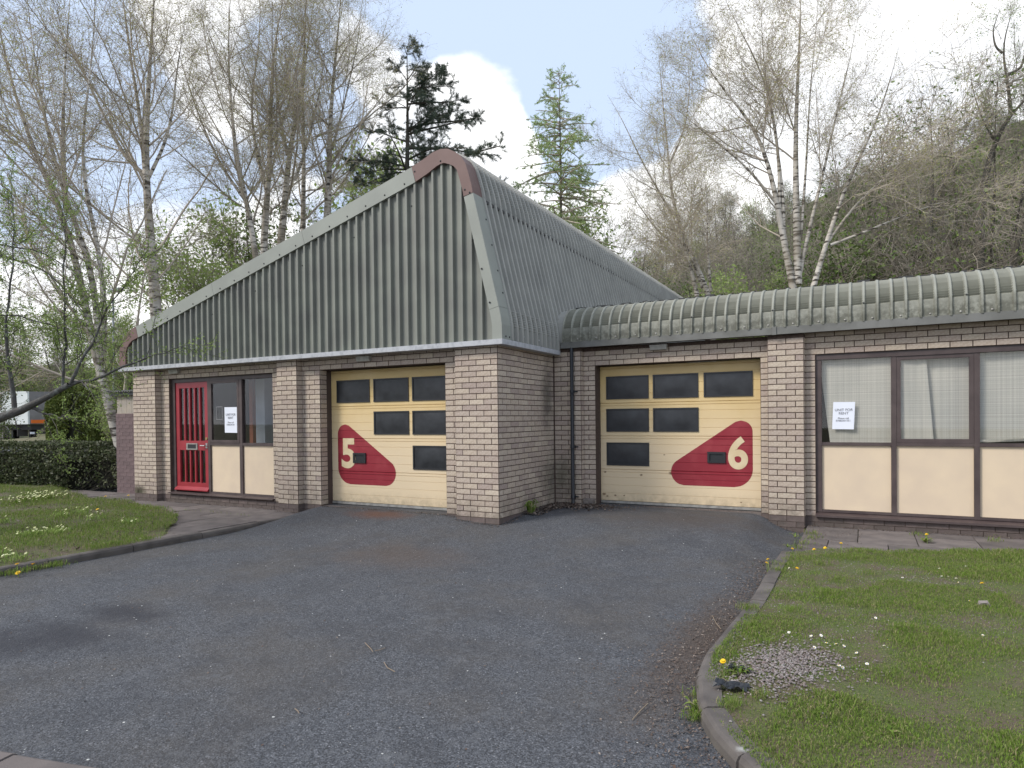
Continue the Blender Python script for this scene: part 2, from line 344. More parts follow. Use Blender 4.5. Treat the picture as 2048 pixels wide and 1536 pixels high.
joint_m = mat('mossy_joint_soil', (0.03, 0.028, 0.018), 0.95, (0.05, 0.06, 0.025), nscale=9)
soil_m = mat('lawn_soil', (0.105, 0.08, 0.055), 0.95, (0.085, 0.10, 0.032), nscale=4.5, ndetail=10, thr=(.38, .58), bump=0.8, bscale=60, bdist=0.02)
grass_m = mat('grass_blades', (0.1, 0.15, 0.03), 0.7, stops=[(0.07, 0.125, 0.018), (0.16, 0.25, 0.035), (0.21, 0.30, 0.06), (0.11, 0.18, 0.025), (0.34, 0.29, 0.16), (0.15, 0.23, 0.035)], transl=0.3, spec=0.2)
terrain_m = mat('rough_grass', (0.10, 0.115, 0.045), 0.95, (0.15, 0.12, 0.08), nscale=0.35, bump=0.5, bscale=3, bdist=0.2, coords='Object')
moss_m = mat('moss', (0.06, 0.055, 0.02), 0.95)
pebble_m = mat('pink_gravel', (0.4, 0.35, 0.33), 0.8, stops=[(0.20, 0.165, 0.155), (0.11, 0.09, 0.085), (0.24, 0.215, 0.205), (0.16, 0.115, 0.105), (0.30, 0.28, 0.265), (0.12, 0.10, 0.10)])
chip_m = mat('tarmac_chips', (0.2, 0.2, 0.2), 0.8, stops=[(0.06, 0.06, 0.065), (0.10, 0.10, 0.11), (0.05, 0.05, 0.055), (0.12, 0.12, 0.125), (0.08, 0.075, 0.07), (0.28, 0.27, 0.25)])
white_chip_m = mat('white_chips', (0.5, 0.5, 0.48), 0.8)
litter_m = mat('leaf_litter', (0.12, 0.07, 0.05), 0.9, stops=[(0.075, 0.048, 0.038), (0.11, 0.078, 0.06), (0.05, 0.035, 0.028), (0.17, 0.135, 0.11), (0.085, 0.055, 0.042), (0.27, 0.23, 0.195)])
def bark_material():
    m = bpy.data.materials.new('birch_bark'); m.use_nodes = True; nt = m.node_tree; L = nt.links; b = nt.nodes['Principled BSDF']
    g = nt.nodes.new('ShaderNodeNewGeometry')
    mp = nt.nodes.new('ShaderNodeMapping'); mp.inputs['Scale'].default_value = (4, 4, 16); L.new(g.outputs['Position'], mp.inputs['Vector'])
    nz = nt.nodes.new('ShaderNodeTexNoise'); nz.inputs['Scale'].default_value = 1; nz.inputs['Detail'].default_value = 5; L.new(mp.outputs[0], nz.inputs['Vector'])
    cr_ = nt.nodes.new('ShaderNodeValToRGB'); e = cr_.color_ramp.elements
    e[0].position = .40; e[0].color = (0.055, 0.045, 0.035, 1); e[1].position = .52; e[1].color = (0.52, 0.48, 0.42, 1)
    L.new(nz.outputs['Fac'], cr_.inputs[0])
    n2 = nt.nodes.new('ShaderNodeTexNoise'); n2.inputs['Scale'].default_value = 1.3; n2.inputs['Detail'].default_value = 3; L.new(g.outputs['Position'], n2.inputs['Vector'])
    mr = nt.nodes.new('ShaderNodeMapRange'); mr.inputs['From Min'].default_value = .45; mr.inputs['From Max'].default_value = .7; mr.inputs['To Max'].default_value = .8; L.new(n2.outputs['Fac'], mr.inputs['Value'])
    mx = nt.nodes.new('ShaderNodeMix'); mx.data_type = 'RGBA'; L.new(mr.outputs[0], mx.inputs['Factor']); L.new(cr_.outputs[0], mx.inputs[6]); mx.inputs[7].default_value = (0.17, 0.14, 0.095, 1)
    L.new(mx.outputs[2], b.inputs['Base Color']); b.inputs['Roughness'].default_value = .8
    return m
birch_m = bark_material()
twig_m = mat('brown_twig', (0.40, 0.345, 0.28), 0.8, island=0.35)
twigp_m = mat('purple_brown_twig', (0.235, 0.205, 0.165), 0.8, island=0.4)
bark_m = mat('grey_brown_bark', (0.10, 0.085, 0.065), 0.9, (0.055, 0.055, 0.045), nscale=9, bump=0.6, bscale=30, bdist=0.02)
mossbark_m = mat('lichened_bark', (0.07, 0.065, 0.06), 0.9, (0.15, 0.16, 0.15), nscale=14, thr=(.5, .7), bump=0.6, bscale=40, bdist=0.02)
def leafm(name, stops, tr=.35): return mat(name, stops[0], 0.6, stops=stops, transl=tr, spec=0.25)
birchleaf_m = leafm('birch_bud_leaf', [(0.42, 0.40, 0.14), (0.32, 0.33, 0.11), (0.46, 0.40, 0.17), (0.36, 0.42, 0.14)])
budleaf_m = leafm('young_green_leaf', [(0.24, 0.33, 0.08), (0.32, 0.42, 0.12), (0.19, 0.28, 0.07), (0.28, 0.34, 0.12)])
larchleaf_m = leafm('larch_needle', [(0.30, 0.42, 0.15), (0.38, 0.50, 0.19), (0.30, 0.41, 0.15), (0.40, 0.48, 0.20)])
pineleaf_m = leafm('dark_conifer_needle', [(0.065, 0.10, 0.085), (0.09, 0.125, 0.095), (0.13, 0.14, 0.08), (0.065, 0.10, 0.09)], .15)
hedgeleaf_m = leafm('glossy_hedge_leaf', [(0.05, 0.07, 0.025), (0.085, 0.105, 0.04), (0.12, 0.12, 0.07), (0.06, 0.08, 0.03), (0.2, 0.2, 0.15)], .15)
bushleaf_m = leafm('bush_leaf', [(0.09, 0.125, 0.028), (0.13, 0.165, 0.04), (0.07, 0.10, 0.025), (0.17, 0.185, 0.045)], .3)
ivy_m = leafm('ivy_leaf', [(0.075, 0.12, 0.03), (0.11, 0.165, 0.04), (0.15, 0.21, 0.055)], .2)
prim_m = mat('primrose_petal', (0.74, 0.76, 0.38), 0.6, stops=[(0.74, 0.76, 0.38), (0.8, 0.82, 0.52), (0.7, 0.7, 0.3)], transl=.3)
yellow_m = mat('dandelion_petal', (0.80, 0.52, 0.01), 0.6)
white_m = mat('daisy_petal', (0.8, 0.8, 0.82), 0.6)
plastic_m = mat('black_plastic', (0.012, 0.014, 0.018), 0.3)
curtain_m = mat('white_trailer_curtain', (0.72, 0.75, 0.74), 0.5, (0.62, 0.66, 0.65), nscale=1.2)
greydoor_m = mat('grey_trailer_door', (0.24, 0.23, 0.235), 0.6, (0.19, 0.18, 0.18), nscale=2)
orange_m = mat('orange_marker', (0.75, 0.16, 0.02), 0.5)
tyre_m = mat('tyre_rubber', (0.025, 0.025, 0.027), 0.8)
hub_m = mat('grey_wheel_hub', (0.22, 0.22, 0.23), 0.5)
chassis_m = mat('dirty_chassis', (0.035, 0.033, 0.032), 0.7)
board_m = mat('weathered_board', (0.36, 0.31, 0.25), 0.85, (0.28, 0.25, 0.22), nscale=5)
pole_m = mat('galvanised_pole', (0.30, 0.33, 0.38), 0.5)
wallfar_m = mat('far_road_tarmac', (0.11, 0.115, 0.13), 0.9)

# ------------------------------------------------------------------ object helpers
def tag(o, label=None, cat=None, group=None, kind=None):
    if label: o['label'] = label
    if cat: o['category'] = cat
    if group: o['group'] = group
    if kind: o['kind'] = kind
    return o
def empty(name, loc=(0, 0, 0)):
    o = bpy.data.objects.new(name, None); o.location = tuple(float(v) for v in loc); o.empty_display_size = .2; COL.objects.link(o); return o
def setparent(o, p):
    if p is not None:
        o.parent = p
        # children are modelled in world coordinates: cancel the parent's location
        w = Vector((0, 0, 0)); q = p
        while q is not None: w += q.location; q = q.parent
        o.location = Vector(o.location) - w
class MB:
    def __init__(s): s.v = []; s.f = []; s.m = []
    def poly(s, pts, mi=0):
        i = len(s.v); s.v += [tuple(map(float, p)) for p in pts]; s.f.append(tuple(range(i, i+len(pts)))); s.m.append(mi)
    def box(s, x0, x1, y0, y1, z0, z1, mi=0):
        i = len(s.v)
        s.v += [(x0, y0, z0), (x1, y0, z0), (x1, y1, z0), (x0, y1, z0), (x0, y0, z1), (x1, y0, z1), (x1, y1, z1), (x0, y1, z1)]
        for f in ((0, 3, 2, 1), (4, 5, 6, 7), (0, 1, 5, 4), (1, 2, 6, 5), (2, 3, 7, 6), (3, 0, 4, 7)):
            s.f.append(tuple(i+a for a in f)); s.m.append(mi)
        return s
    def extrude(s, prof, axis, a, b, mi=0, cap=True):
        """prof: list of 2D points; axis 'x' -> (y,z) profile, 'y' -> (x,z) profile, 'z' -> (x,y)"""
        def P(p, t): return {'x': (t, p[0], p[1]), 'y': (p[0], t, p[1]), 'z': (p[0], p[1], t)}[axis]
        i = len(s.v); n = len(prof)
        s.v += [P(p, a) for p in prof]+[P(p, b) for p in prof]
        for k in range(n):
            s.f.append((i+k, i+(k+1) % n, i+n+(k+1) % n, i+n+k)); s.m.append(mi)
        if cap:
            s.f.append(tuple(i+k for k in range(n-1, -1, -1))); s.m.append(mi)
            s.f.append(tuple(i+n+k for k in range(n))); s.m.append(mi)
        return s
    def tube(s, pts, rads, sides=8, mi=0, caps=True):
        pts = [Vector(p) for p in pts]; i0 = len(s.v); n = len(pts)
        for k, p in enumerate(pts):
            t = (pts[min(n-1, k+1)]-pts[max(0, k-1)]).normalized()
            a = t.cross(Vector((.31, .2, .93)) if abs(t.z) < .9 else Vector((1, .1, 0))).normalized(); b = t.cross(a)
            r = rads[k] if hasattr(rads, '__len__') else rads
            for j in range(sides):
                an = 2*PI*j/sides; q = p+a*math.cos(an)*r+b*math.sin(an)*r; s.v.append(tuple(q))
        for k in range(n-1):
            for j in range(sides):
                s.f.append((i0+k*sides+j, i0+k*sides+(j+1) % sides, i0+(k+1)*sides+(j+1) % sides, i0+(k+1)*sides+j)); s.m.append(mi)
        if caps:
            s.f.append(tuple(i0+j for j in range(sides))); s.m.append(mi)
            s.f.append(tuple(i0+(n-1)*sides+j for j in range(sides))); s.m.append(mi)
        return s
    def build(s, name, mats, parent=None, smooth=False):
        me = bpy.data.meshes.new(name); me.from_pydata(s.v, [], s.f)
        mats = mats if isinstance(mats, (list, tuple)) else [mats]
        for m in mats: me.materials.append(m)
        if len(mats) > 1: me.polygons.foreach_set('material_index', s.m)
        if smooth: me.polygons.foreach_set('use_smooth', [True]*len(me.polygons))
        me.update()
        o = bpy.data.objects.new(name, me); COL.objects.link(o); setparent(o, parent); return o
def box(name, x0, x1, y0, y1, z0, z1, m, parent=None, bevel=0.0):
    o = MB().box(x0, x1, y0, y1, z0, z1).build(name, m, parent)
    if bevel:
        md = o.modifiers.new('bevel', 'BEVEL'); md.width = bevel; md.segments = 2; md.limit_method = 'ANGLE'
    return o
def npmesh(name, V, Fq, mats, parent=None, mi=None, smooth=False):
    me = bpy.data.meshes.new(name)
    me.from_pydata(np.asarray(V, dtype=np.float32), [], np.asarray(Fq, dtype=np.int32))
    for m in (mats if isinstance(mats, (list, tuple)) else [mats]): me.materials.append(m)
    if mi is not None: me.polygons.foreach_set('material_index', np.asarray(mi, dtype=np.int32))
    if smooth: me.polygons.foreach_set('use_smooth', np.ones(len(me.polygons), dtype=bool))
    me.update()
    o = bpy.data.objects.new(name, me); COL.objects.link(o); setparent(o, parent); return o
def text_mesh(body, size, m, parent, origin, udir, vdir, name='lettering', bold=0.0, align='CENTER', narrow=1.0):
    cu = bpy.data.curves.new(name, 'FONT'); cu.body = body; cu.size = size; cu.align_x = align; cu.offset = bold; cu.extrude = 0.0004; cu.space_character = 1.0
    t = bpy.data.objects.new(name, cu); COL.objects.link(t)
    dg = bpy.context.evaluated_depsgraph_get(); dg.update()
    me = bpy.data.meshes.new_from_object(t.evaluated_get(dg))
    bpy.data.objects.remove(t); bpy.data.curves.remove(cu)
    u = Vector(udir); v = Vector(vdir); w = u.cross(v)
    o_ = Vector(origin)
    for vert in me.vertices:
        c = vert.co.copy(); vert.co = o_+u*c.x*narrow+v*c.y+w*c.z
    me.materials.clear(); me.materials.append(m)
    o = bpy.data.objects.new(name, me); COL.objects.link(o); setparent(o, parent); return o
def vnoise(x, y, seed=0):
    """cheap smooth value noise, vectorised"""
    x = np.asarray(x, float); y = np.asarray(y, float)
    xi = np.floor(x).astype(int); yi = np.floor(y).astype(int); xf = x-xi; yf = y-yi
    def h(a, b):
        n = (a*374761393+b*668265263+seed*974634777) & 0xffffffff
        n = ((n ^ (n >> 13))*1274126177) & 0xffffffff
        return ((n ^ (n >> 16)) & 0xffff)/65535.0
    u = xf*xf*(3-2*xf); v = yf*yf*(3-2*yf)
    return (h(xi, yi)*(1-u)+h(xi+1, yi)*u)*(1-v)+(h(xi, yi+1)*(1-u)+h(xi+1, yi+1)*u)*v
def sm(t): t = np.clip(t, 0, 1); return t*t*(3-2*t)
R = np.random.default_rng(11)

# ================================================================== SETTING: ground
PF = 1.7835            # front plane of the piers of the right unit
WT = 0.1125            # half a brick: recess of the walls behind the piers
def drive_z(x, y):
    x = np.asarray(x, float); y = np.asarray(y, float)
    lat = sm((x+3.62)/.4)*sm((3.45-x)/.6)
    w = sm((x+1.3)/1.7)
    ytop = 0.25+.85*w
    yb = -1.6+.3*w
    ramp = 0.195*sm((y-yb)/(ytop-yb))
    return -0.28+ramp*lat+0.012*(vnoise(x*.9, y*.9, 3)-.5)
def tarmac():
    xs = np.concatenate([np.arange(-14, -4, .5), np.arange(-4, 4.2, .1), np.arange(4.2, 14, .5)])
    ys = np.concatenate([np.arange(-16, -3, .5), np.arange(-3, 2.15, .1)])
    X, Y = np.meshgrid(xs, ys); Z = drive_z(X, Y)
    V = np.stack([X, Y, Z], -1).reshape(-1, 3); nx = len(xs); ny = len(ys)
    i = (np.arange(ny-1)[:, None]*nx+np.arange(nx-1)[None]).reshape(-1)
    o = npmesh('tarmac_drive', V, np.stack([i, i+1, i+nx+1, i+nx], -1), tarmac_m, smooth=True)
    tag(o, 'worn grey tarmac forecourt in front of the two roller doors', kind='structure')
tarmac()

def hill_h(s, d):
    H = np.interp(s, [-140, -100, -60, -30, 0, 15, 28, 51, 78, 120, 200], [10, 11, 10, 7, 8, 17, 26, 36, 46, 56, 64])
    t = np.clip((d-34-18*sm((-s-6)/14))/70, 0, 1)
    w = np.where(s > 5, t**1.15, sm(t))
    return H*w+.36*sm((d-26)/12)*sm((-s-14)/8)
def terrain():
    a = np.concatenate([np.linspace(-60, 25, 40), np.linspace(26, 70, 40), np.linspace(75, 420, 50), [700, 1400]])
    s_ = np.concatenate([np.linspace(-900, -160, 12), np.linspace(-150, 220, 120), np.linspace(240, 900, 12)])
    S, D = np.meshgrid(s_, a)
    fx, fy = FW[0]/math.hypot(FW[0], FW[1]), FW[1]/math.hypot(FW[0], FW[1])
    X = CAM[0]+RT[0]*S+fx*D; Y = CAM[1]+RT[1]*S+fy*D
    Z = -0.33+hill_h(S, D)*(1+.10*(vnoise(S/14, D/14, 5)-.5))+np.where(D > 36, 1.2*vnoise(S/5, D/5, 8), 0)*sm((D-36)/20)
    V = np.stack([X, Y, Z], -1).reshape(-1, 3); nx = len(s_); ny = len(a)
    i = (np.arange(ny-1)[:, None]*nx+np.arange(nx-1)[None]).reshape(-1)
    o = npmesh('hillside', V, np.stack([i, i+1, i+nx+1, i+nx], -1), terrain_m, smooth=True)
    tag(o, 'rough grassy ground rising to the wooded hill behind', kind='structure')
terrain()
FX, FY = FW[0]/math.hypot(FW[0], FW[1]), FW[1]/math.hypot(FW[0], FW[1])
def ground_at(s, d): return (CAM[0]+RT[0]*s+FX*d, CAM[1]+RT[1]*s+FY*d, float(-0.33+hill_h(np.array(s), np.array(d))))

# kerbs -------------------------------------------------------------
KR = [(3.43, 0.0), (3.42, -1.0), (3.42, -2.0), (3.38, -2.8), (3.354, -3.4), (3.385, -3.82), (3.463, -4.139), (3.589, -4.40), (3.80, -4.70), (4.2, -5.05), (4.9, -5.4), (6.5, -5.75), (9.0, -6.0)]
KL = [(-3.39, -0.05), (-3.39, -2.0), (-3.39, -4.2), (-3.5, -6.0), (-4.0, -7.2), (-5.2, -8.2), (-9, -8.6)]
KN = [(-3.5, -7.1), (-1.2, -6.5), (0.788, -6.02), (1.537, -5.847), (2.1, -5.75), (2.9, -5.8), (3.6, -6.2)]
def resample(pts, step):
    P = np.array(pts, float); seg = np.linalg.norm(np.diff(P, axis=0), axis=1); cum = np.concatenate([[0], np.cumsum(seg)])
    n = max(2, int(cum[-1]/step)+1); t = np.linspace(0, cum[-1], n)
    return np.stack([np.interp(t, cum, P[:, 0]), np.interp(t, cum, P[:, 1])], -1), cum[-1]
def kerb_line(parent, pts, width, side, ztop, lengths, m=conc_m):
    """kerb stones laid end to end; side=+1: stone lies to the left of the walking direction"""
    P, tot = resample(pts, 0.06); d = np.gradient(P, axis=0); d /= np.linalg.norm(d, axis=1)[:, None]
    nrm = np.stack([-d[:, 1], d[:, 0]], -1)*side
    s = 0.0; t_of = np.linspace(0, tot, len(P)); k = 0
    while s < tot-0.05:
        L_ = lengths[k % len(lengths)]; e = min(tot, s+L_)-0.008
        ts = np.linspace(s, e, 5)
        dz = random.uniform(-.006, .006); dx = random.uniform(-.006, .006)
        mb = MB(); rings = []
        for t in ts:
            p = np.array([np.interp(t, t_of, P[:, 0]), np.interp(t, t_of, P[:, 1])]); n = np.array([np.interp(t, t_of, nrm[:, 0]), np.interp(t, t_of, nrm[:, 1])])
            prof = [(0.0, -.5), (0.0, ztop-.035), (0.012, ztop-.010), (0.032, ztop), (width, ztop), (width, -.5)]
            rings.append([(p[0]+n[0]*(u+dx), p[1]+n[1]*(u+dx), z+(dz if z > -.4 else 0)) for u, z in prof])
        i0 = 0
        for r_ in rings: mb.v += [tuple(map(float, q)) for q in r_]
        K = len(rings[0])
        for a in range(len(rings)-1):
            for j in range(K-1): mb.f.append((a*K+j, a*K+j+1, (a+1)*K+j+1, (a+1)*K+j)); mb.m.append(0)
        mb.f.append(tuple(range(K))); mb.f.append(tuple((len(rings)-1)*K+j for j in range(K-1, -1, -1))); mb.m += [0, 0]
        mb.build('kerb_stone', m, parent)
        s += L_; k += 1
kr = empty('kerb', (3.4, -2, -.2)); tag(kr, 'weathered concrete kerb curving round the lawn on the right', kind='structure')
kerb_line(kr, KR, 0.125, +1, -0.195, [.62, .9, .58, .62, .60, .50, .42, .46, .62, .9, .9])
kl = empty('kerb', (-3.4, -2, -.2)); tag(kl, 'straight concrete kerb along the left lawn and path', kind='structure')
kerb_line(kl, KL, 0.09, -1, -0.198, [.915])
kn = empty('kerb', (0.8, -6, -.2)); tag(kn, 'pale kerb at the near edge of the forecourt', kind='structure')
kerb_line(kn, KN, 0.15, -1, -0.20, [.915], slab_m)

# paving ------------------------------------------------------------
def slabs(parent, x0, x1, y0, y1, wx, wy, keep, ztop=-.2):
    rows = int(round((y1-y0)/wy))
    meshes = {}
    for j in range(rows):
        off = (j % 2)*wx*.5; x = x0-off
        while x < x1:
            a, b = max(x0, x), min(x1, x+wx); c, d = y0+j*wy, y0+(j+1)*wy
            if b-a > .08 and keep((a+b)/2, (c+d)/2):
                key = (round(b-a, 3))
                if key not in meshes:
                    w2 = (b-a)/2-.005; h2 = wy/2-.005
                    me = MB().box(-w2, w2, -h2, h2, -.05, 0); mm = bpy.data.meshes.new('paving_slab'); mm.from_pydata(me.v, [], me.f); mm.materials.append(slab_m); meshes[key] = mm
                o = bpy.data.objects.new('paving_slab', meshes[key]); COL.objects.link(o)
                o.location = ((a+b)/2, (c+d)/2, ztop+random.uniform(-.004, .004)); o.rotation_euler = (random.uniform(-.008, .008), random.uniform(-.008, .008), random.uniform(-.006, .006)); setparent(o, parent)
            x += wx
pl = MB().box(-11.5, -3.49, -2.7, 0.6, -.3, -.222).build('pavement', joint_m); tag(pl, 'grey slab path running in front of the red door', kind='structure')
slabs(pl, -11.4, -3.49, -2.7, 0.0, .78, .6, lambda x, y: (y > -2.6))
slabs(pl, -11.4, -7.9, 0.0, .6, .78, .6, lambda x, y: True)
pr = MB().box(3.56, 9.0, -.15, 1.86, -.3, -.222).build('pavement', joint_m); tag(pr, 'strip of grey slabs below the curtained windows', kind='structure')
slabs(pr, 3.56, 9.0, -.32, 1.48, .59, .6, lambda x, y: True)
slabs(pr, 3.56, 9.0, 1.48, 1.86, .59, .38, lambda x, y: True, -.203)

# lawns -------------------------------------------------------------
kr_x = lambda y: np.interp(-y, [-p[1] for p in KR], [p[0] for p in KR])+.118
def in_right(x, y):
    return (x > kr_x(y)-0.06) & (y < 0.03+(x-3.6)*.42+.10*(vnoise(x*4, y*4, 2)-.3)) & (y > -6.6) & ((y > -5.0) | (x > 4.3)) & ((y > -5.45) | (x > 6.0))
def in_left(x, y):
    e = .12*(vnoise(x*3, y*3, 9)-.5)
    top = np.interp(x, [-18, -11.2, -9.6, -8.4, -7.7, -6.0, -5.1, -3.4], [.3, .25, -.02, -.42, -.34, -.72, -1.0, -2.38])
    return (x < -3.43) & (y < top+e) & (y > -8)
def bump_right(x, y): return -.206+(.035*vnoise(x*1.3, y*1.3, 4)+.012*vnoise(x*6, y*6, 6))*sm((x-kr_x(y)+.03)/.35)
def bump_left(x, y): return -.204+(.05*vnoise(x*.9, y*.9, 14)+.015*vnoise(x*6, y*6, 16))*sm((-3.5-x)/.7)+.10*sm((-x-8)/4)
def lawn(name, inside, bumpf, x0, x1, y0, y1, st, label):
    xs = np.arange(x0, x1, st); ys = np.arange(y0, y1, st); X, Y = np.meshgrid(xs, ys); Z = bumpf(X, Y)
    m_ = inside(X, Y); V = np.stack([X, Y, Z], -1).reshape(-1, 3); nx = len(xs); ny = len(ys)
    i = (np.arange(ny-1)[:, None]*nx+np.arange(nx-1)[None])
    k = m_[:-1, :-1] & m_[1:, :-1] & m_[:-1, 1:] & m_[1:, 1:]
    i = i[k].reshape(-1)
    o = npmesh(name, V, np.stack([i, i+1, i+nx+1, i+nx], -1), soil_m, smooth=True)
    tag(o, label, kind='structure')
lawn('lawn', in_right, bump_right, 3.4, 12, -6.6, 4, .05, 'patchy mossy lawn in the right foreground')
lawn('lawn', in_left, bump_left, -18, -3.4, -8, 1.2, .05, 'patchy left lawn with primroses in front of the hedge')

def blades(name, label, pts, hs, ws, m, lean=.5, kind='stuff', parent=None):
    n = len(pts); az = R.uniform(0, 2*PI, n); la = R.uniform(0, 2*PI, n); lm = R.uniform(.1, 1, n)*lean
    wv = np.stack([np.cos(az), np.sin(az), np.zeros(n)], -1)*ws[:, None]
    tip = np.stack([np.cos(la)*lm, np.sin(la)*lm, np.sqrt(np.clip(1-lm**2, .05, 1))], -1)*hs[:, None]
    mid = np.stack([np.cos(la)*lm*.35, np.sin(la)*lm*.35, np.full(n, .6)], -1)*hs[:, None]
    V = np.stack([pts-wv*.4, pts+mid-wv*.5, pts+tip, pts+mid+wv*.5], 1).reshape(-1, 3)
    F_ = (np.arange(n)*4)[:, None]+np.arange(4)[None]
    o = npmesh(name, V, F_, m, parent)
    if label: tag(o, label, kind=kind)
    return o
GRAV = gp(1560, 1335, -.19)
def bare(x, y):   # places where gravel and soil show through
    g1 = np.exp(-(((x-GRAV[0])/.26)**2+((y-GRAV[1])/.42)**2)**2)
    n = vnoise(x*2.2, y*2.2, 21)
    n2 = vnoise(x*5, y*5, 22)
    near_top = sm((y+2.3)/.8)*sm((4.6-x)/1.0)
    return np.clip(g1*1.3+sm((n-.45)/.3)*.85+near_top*.8*n2*1.6, 0, 1)
def grass_right():
    n = 620000
    # more blades close to the camera, where each one shows
    u = R.uniform(0, 1, n)**1.25; v = R.uniform(0, 1, n)
    y = -6.0+u*8.0; x = 3.4+v*(2.8+3.0*u)
    ok = in_right(x, y); x, y = x[ok], y[ok]
    br_ = bare(x, y); gg = np.exp(-(((x-GRAV[0])/.24)**2+((y-GRAV[1])/.38)**2)**2); keep = R.uniform(0, 1, len(x)) > np.maximum(br_*.66, gg*.97); x, y, br_ = x[keep], y[keep], br_[keep]
    tuft = vnoise(x*7, y*7, 31)**3+.5*sm((vnoise(x*1.7, y*1.7, 33)-.6)/.2)
    h = (.010+.016*R.uniform(0, 1, len(x)))*(1+1.3*tuft)*(1-.55*br_)
    z = bump_right(x, y)
    blades('grass', 'short mossy grass covering the right lawn', np.stack([x, y, z-.002], -1), h, .0024+.0026*R.uniform(0, 1, len(x)), grass_m, .93)
    # long tufts
    px = []
    for (a, b, r, c) in [(1500, 1215, .10, 260), (1590, 1225, .12, 200), (1650, 1190, .13, 260), (1535, 1285, .08, 150), (1680, 1160, .14, 240), (1570, 1130, .16, 300), (1600, 1120, .18, 300), (1720, 1185, .15, 260), (1740, 1150, .12, 160),
                         (1505, 1250, .07, 160), (1780, 1360, .16, 300), (1820, 1290, .16, 260), (1470, 1345, .05, 120), (1460, 1410, .07, 200), (1520, 1400, .06, 140), (1900, 1290, .15, 200), (1700, 1450, .14, 200), (1560, 1140, .1, 200), (1640, 1130, .12, 240), (1700, 1120, .15, 240), (1850, 1120, .2, 240), (1950, 1115, .2, 300)]:
        g = gp(a, b, -.19); t = R.normal(0, r*.45, (c, 2)); px.append(np.column_stack([g[0]+t[:, 0], g[1]+t[:, 1]]))
    P = np.vstack(px); z = bump_right(P[:, 0], P[:, 1])
    blades('grass', 'longer grass tufts along the kerb of the right lawn', np.column_stack([P, z-.004]), .025+.04*R.uniform(0, 1, len(P)), .002+.002*R.uniform(0, 1, len(P)), grass_m, .85)
grass_right()
def grass_left():
    n = 190000; x = -3.4-14*R.uniform(0, 1, n)**1.3; y = -5.5+6.2*R.uniform(0, 1, n)
    ok = in_left(x, y); x, y = x[ok], y[ok]
    nb = vnoise(x*1.4, y*1.4, 41); keep = R.uniform(0, 1, len(x)) > .85*sm((nb-.52)/.2); x, y = x[keep], y[keep]
    h = (.02+.035*R.uniform(0, 1, len(x)))*(1+1.0*vnoise(x*4, y*4, 43)); z = bump_left(x, y)
    blades('grass', 'grass covering the left lawn beside the path', np.stack([x, y, z-.002], -1), h, .003+.003*R.uniform(0, 1, len(x)), grass_m, .8)
grass_left()
def weeds_edge():
    P = []
    for (a, b, r, c, z) in [(1400, 1400, .05, 120, -.27), (1410, 1430, .06, 150, -.27), (1395, 1440, .05, 120, -.27), (110, 1133, .10, 220, -.27), (60, 1140, .12, 220, -.27), (170, 1108, .10, 150, -.27), (20, 1150, .1, 200, -.27), (700, 1050, .0, 1, -.2)]:
        g = gp(a, b, z); t = R.normal(0, r*.6, (c, 2)); P.append(np.column_stack([g[0]+t[:, 0], g[1]+t[:, 1], np.full(c, z)]))
    for xx in np.arange(-9, -3.7, .6):
        t = R.normal(0, 1, (14, 2)); P.append(np.column_stack([xx+t[:, 0]*.12, np.full(14, -.6)+t[:, 1]*.01, np.full(14, -.21)]))
    for (xx, yy) in ((3.66, 1.2), (3.7, .9), (3.62, .5), (4.8, 1.6), (5.5, 1.55), (3.58, .2)):
        t = R.normal(0, .05, (60, 2)); P.append(np.column_stack([xx+t[:, 0], yy+t[:, 1], np.full(60, -.21)]))
    P = np.vstack(P); blades('weeds', 'weeds and grass growing in the joints and along the kerbs', P, .03+.05*R.uniform(0, 1, len(P)), .003+.004*R.uniform(0, 1, len(P)), grass_m, .9)
weeds_edge()
def octas(name, label, P, r, m, flat=.7):
    n = len(P); D = np.array([[1, 0, 0], [0, 1, 0], [-1, 0, 0], [0, -1, 0], [0, 0, 1], [0, 0, -1]], float)
    a = R.uniform(0, 2*PI, n); ca, sa = np.cos(a), np.sin(a)
    sc = r[:, None]*R.uniform(.65, 1.25, (n, 3)); sc[:, 2] *= flat
    v = D[None]*sc[:, None]; x = v[..., 0]*ca[:, None]-v[..., 1]*sa[:, None]; y = v[..., 0]*sa[:, None]+v[..., 1]*ca[:, None]
    V = np.stack([x, y, v[..., 2]], -1)+P[:, None]
    T = np.array([[0, 1, 4], [1, 2, 4], [2, 3, 4], [3, 0, 4], [1, 0, 5], [2, 1, 5], [3, 2, 5], [0, 3, 5]])
    F_ = (np.arange(n)*6)[:, None, None]+T[None]
    o = npmesh(name, V.reshape(-1, 3), F_.reshape(-1, 3), m); tag(o, label, kind='stuff'); return o
